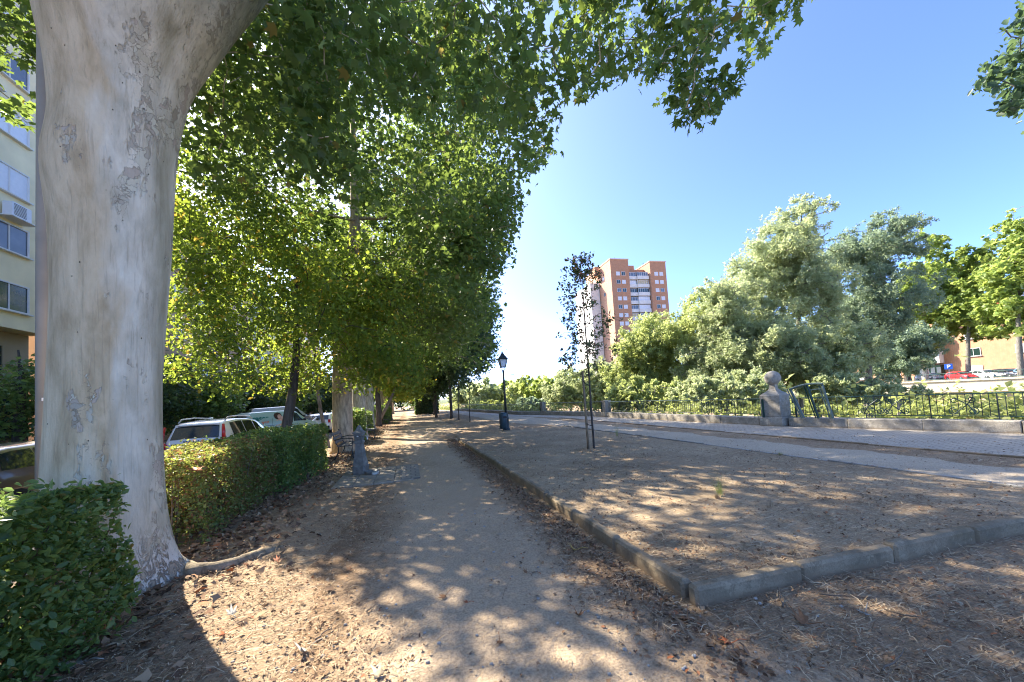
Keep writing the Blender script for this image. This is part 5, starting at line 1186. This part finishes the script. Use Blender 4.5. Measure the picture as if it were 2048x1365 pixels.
b = np.stack([x, y, z + .003 + rng.uniform(0, .012, n)], 1); mid = b + d * L[:, None] * .5 + np.stack([0 * x, 0 * x, L * .10], 1) + s * (rng.normal(size=n) * L * .12)[:, None]; e = b + d * L[:, None]
w_ = wd[:, None]
V = np.stack([b - s * w_, b + s * w_, mid - s * w_, mid + s * w_, e - s * w_ * .4, e + s * w_ * .4], 1).reshape(-1, 3)
Fq = (np.array([[0, 1, 3, 2], [2, 3, 5, 4]])[None] + (np.arange(n) * 6)[:, None, None]).reshape(-1, 4)
tag(npmesh('straw_litter', V, Fq, 'straw_bits'), 'dry straw and thin stalks scattered over the bare soil', 'straw', None, 'stuff')
# little crumbs and leaf fragments
x, y = scatter(80000, .06, 1.3, 26, .8, (-4.0, 12.0)); z = np.array([surf(a, b) for a, b in zip(x, y)]); sz = .016 * (1 + .10 * np.hypot(x, y))
P = np.stack([x, y, z + .006 + rng.uniform(0, .01, len(x))], 1); r_ = rng.uniform(size=len(x)) < .5
tag(leaves('leaf_crumbs', P[r_], .018, 'oval', 'litter', None, rng, 0, .6, .6), 'brown leaf crumbs covering the soil near the camera', 'leaf litter', None, 'stuff')
tag(leaves('small_litter', P[~r_], .026, 'star', 'litter', None, rng, 0, .6, .5), 'curled dry leaf fragments spread over the ground', 'leaf litter', None, 'stuff')
# thick litter under the hedges
n = 9000; y = rng.uniform(2, 40, n) ** 1.0; x = -2.15 + np.abs(rng.normal(size=n)) * .55 - .5; P = np.stack([x, y, np.array([surf(a, b) for a, b in zip(x, y)]) + rng.uniform(.005, .03, n)], 1)
tag(leaves('hedge_litter', P, .075, 'star', 'litter', None, rng, 0, .5, .4), 'thicker drift of fallen leaves along the foot of the hedges', 'leaf litter', None, 'stuff')
n = 5200; y = rng.uniform(1.6, 16, n); x = 1.86 - np.abs(rng.normal(size=n)) * .22; P = np.stack([x, y, np.array([gz(a, b) for a, b in zip(x, y)]) + rng.uniform(.006, .02, n)], 1)
tag(leaves('kerb_litter', P, .035, 'oval', 'litter', None, rng, 0, .7, .4), 'brown leaf crumbs gathered along the outer foot of the kerb', 'leaf litter', None, 'stuff')
# small stones
m = MB(); rr = random.Random(12)
for i in range(520):
    a = rr.uniform(R_(-45), R_(60)); r = 1.4 * 7 ** rr.random(); x, y = r * math.sin(a), r * math.cos(a)
    if x < -2.2: continue
    s_ = rr.uniform(.004, .013); m.sphere((x, y, surf(x, y) + s_ * .4), s_, 5, 4, (1.3, 1, .7))
tag(m.build('pebbles', 'pale_stone'), 'small pale pebbles lying loose on the sandy path', 'pebbles', None, 'stuff')
# individual fallen leaves
GL = 'large fallen leaves lying on the path and soil'
def fallen(px, py, size, mat, label, rz, curl=1., z=None):
    x, y = G(px, py) if z is None else G(px, py, z); V, Fc = shape('plane'); V = V.copy(); rr = random.Random(int(px * 7 + py))
    V *= size; rad = np.hypot(V[:, 0], V[:, 1]); V[:, 2] = V[:, 2] * 1.0 + curl * rad ** 2 / size * .9 + np.array([rr.uniform(-.12, .12) for _ in V]) * size * .5
    V[:, 2] -= V[:, 2].min()
    m = MB().add(V, [tuple(f) for f in Fc]); m.tube([(0, -.09 * size, V[1, 2]), (.05 * size, -.6 * size, .25 * size), (.1 * size, -1.0 * size, .2 * size)], .0022, 4)
    o = m.build('fallen_leaf', mat, None, True); o.location = (x, y, (surf(x, y) + .006) if z is None else z); o.rotation_euler = (rr.uniform(-.2, .2), rr.uniform(-.2, .2), rz); md = o.modifiers.new('s', 'SOLIDIFY'); md.thickness = .0012
    tag(o, label, 'leaf', GL)
for a in [(1150, 1102, .13, 'leaf_yellow', 'curled yellow leaf on the path edge left of the kerb', 1.2, 2.2), (1052, 1147, .07, 'leaf_brown', 'small brown leaf in the upper sun patch on the path', .4, 2.), (890, 1200, .10, 'leaf_brown', 'flat brown leaf in the lower left of the sun patches', 2.),
          (1156, 1234, .11, 'leaf_brown', 'brown upright curled leaf on the shaded path below the sun patches', 3.1, 2.6), (934, 1212, .06, 'leaf_rust', 'tiny dark leaf beside the flat brown one', .9), (1375, 1240, .12, 'leaf_brown', 'brown leaf lying just below the kerb corner', 2.3, 1.6), (1612, 1250, .15, 'leaf_brown', 'dark brown curled leaf on the strawy soil right of the kerb corner', .2, 2.4),
          (1460, 1293, .10, 'leaf_rust', 'reddish leaf on the border of path and straw near the bottom', 1.), (1730, 1232, .11, 'leaf_grey', 'pale grey leaf fragment on the dark soil at the lower right', 1.9, 1.4), (464, 1240, .11, 'leaf_grey', 'pale crumpled leaf left of the sunlit ground', .5, 2.2), (447, 1278, .10, 'leaf_rust', 'red leaf at the edge of the trunk shadow', 2.1),
          (245, 1297, .17, 'leaf_pale', 'pale leaf lying in the shade under the near hedge', 2.6, .7), (150, 1345, .2, 'leaf_grey', 'large crumpled grey leaf at the foot of the near hedge', 1.1, 1.4), (555, 1128, .10, 'leaf_rust', 'rust red leaf below the end of the big root', .3, 1.6), (610, 1310, .12, 'leaf_grey', 'curled grey leaf with stalk on the sunlit straw near the bottom', 2.2, 2.8), (1000, 1072, .09, 'leaf_pale', 'pale leaf on the path above the sun patches', 1.5),
          (760, 1358, .13, 'leaf_pale', 'pale leaf at the bottom edge of the photo', .8, 1.2), (1000, 1290, .07, 'leaf_brown', 'small leaf on shaded path below the lowest sun patch', 2.9), (700, 1150, .09, 'leaf_brown', 'brown leaf on dry ground right of the root end', .7, 1.8)]: fallen(*a)
fallen(392, 942, .15, 'leaf_rust', 'orange fallen plane leaf caught on top of the dry clipped hedge', .7, .8, 1.17)
GT = 'bare twigs lying on the ground'
for j, (px, py, L, a, lb) in enumerate([(1760, 1165, .16, -.7, 'thick short twig on the soil below the right kerb'), (1700, 1200, .35, -.5, 'long pale stick below the front kerb'), (1790, 1330, .30, .2, 'dark twig at the bottom right'), (650, 1275, .14, .9, 'twig on the sunlit ground above the bottom edge'), (1860, 1250, .4, -1.1, 'curved thin stick on the lower right soil'), (330, 1240, .22, .4, 'dark stick near the foot of the plane trunk'), (1560, 1200, .3, .8, 'thin dry stalk just below the kerb joint'), (740, 1228, .07, 1.2, 'tiny twig on the sunny ground')]):
    x, y = G(px, py); rr = random.Random(j); pts = [(x + L * (k / 5 - .5) * math.cos(a) + rr.uniform(-.012, .012), y + L * (k / 5 - .5) * math.sin(a) + rr.uniform(-.012, .012), surf(x, y) + .012 + rr.uniform(0, .01)) for k in range(6)]
    m = MB().tube(pts, [.006, .0055, .005, .0045, .004, .002], 6); m.tube([pts[3], (pts[3][0] + .04, pts[3][1] + .03, pts[3][2] + .015)], [.003, .0015], 5)
    tag(m.build('fallen_twig', 'twig', None, True), lb, 'twig', GT)
def tuft(px, py, h, n, mat, label, spread=.5, z=None):
    x, y = G(px, py, .08); rng = np.random.default_rng(int(px)); V = []; Fc = []
    for i in range(n):
        a = rng.uniform(0, 6.283); l = h * rng.uniform(.4, 1); t_ = rng.uniform(0, spread); r0 = rng.uniform(0, .035)
        bx, by = r0 * math.cos(a), r0 * math.sin(a); w2 = .0022
        for q in range(4):
            k = q / 3; rr_ = t_ * l * k ** 1.6; p = np.array((bx + rr_ * math.cos(a), by + rr_ * math.sin(a), l * k * (1 - .25 * t_ * k))); s_ = np.array((-math.sin(a), math.cos(a), 0)) * w2 * (1 - .8 * k); V += [tuple(p - s_), tuple(p + s_)]
        o_ = 8 * i; Fc += [(o_ + 2 * q, o_ + 2 * q + 1, o_ + 2 * q + 3, o_ + 2 * q + 2) for q in range(3)]
    o = MB().add(V, Fc).build('grass_tuft', mat); o.location = (x, y, surf(x, y)); tag(o, label, 'grass tuft', 'single grass tufts in the bed')
tuft(1440, 995, .34, 75, 'leaf_scrub', 'green grass tuft with long thin blades in a sunny patch of the bed', .95)
tuft(1436, 1000, .10, 140, 'straw_bits', 'dry pale grass at the foot of the green tuft', 1.1)
tuft(1540, 1020, .16, 16, 'straw_bits', 'lone dry stalk right of the green tuft', .4)
tuft(1234, 872, .5, 34, 'leaf_scrub', 'wispy upright weed behind the sapling near the gravel path', .3)
tuft(1560, 905, .12, 60, 'leaf_scrub', 'low green weed along the flush edging', 1.2)
tuft(1585, 1110, .09, 40, 'straw_bits', 'small dry tuft just behind the front kerb', .8)
tuft(1120, 1005, .09, 60, 'straw_bits', 'pale dry grass just inside the long kerb', 1.)
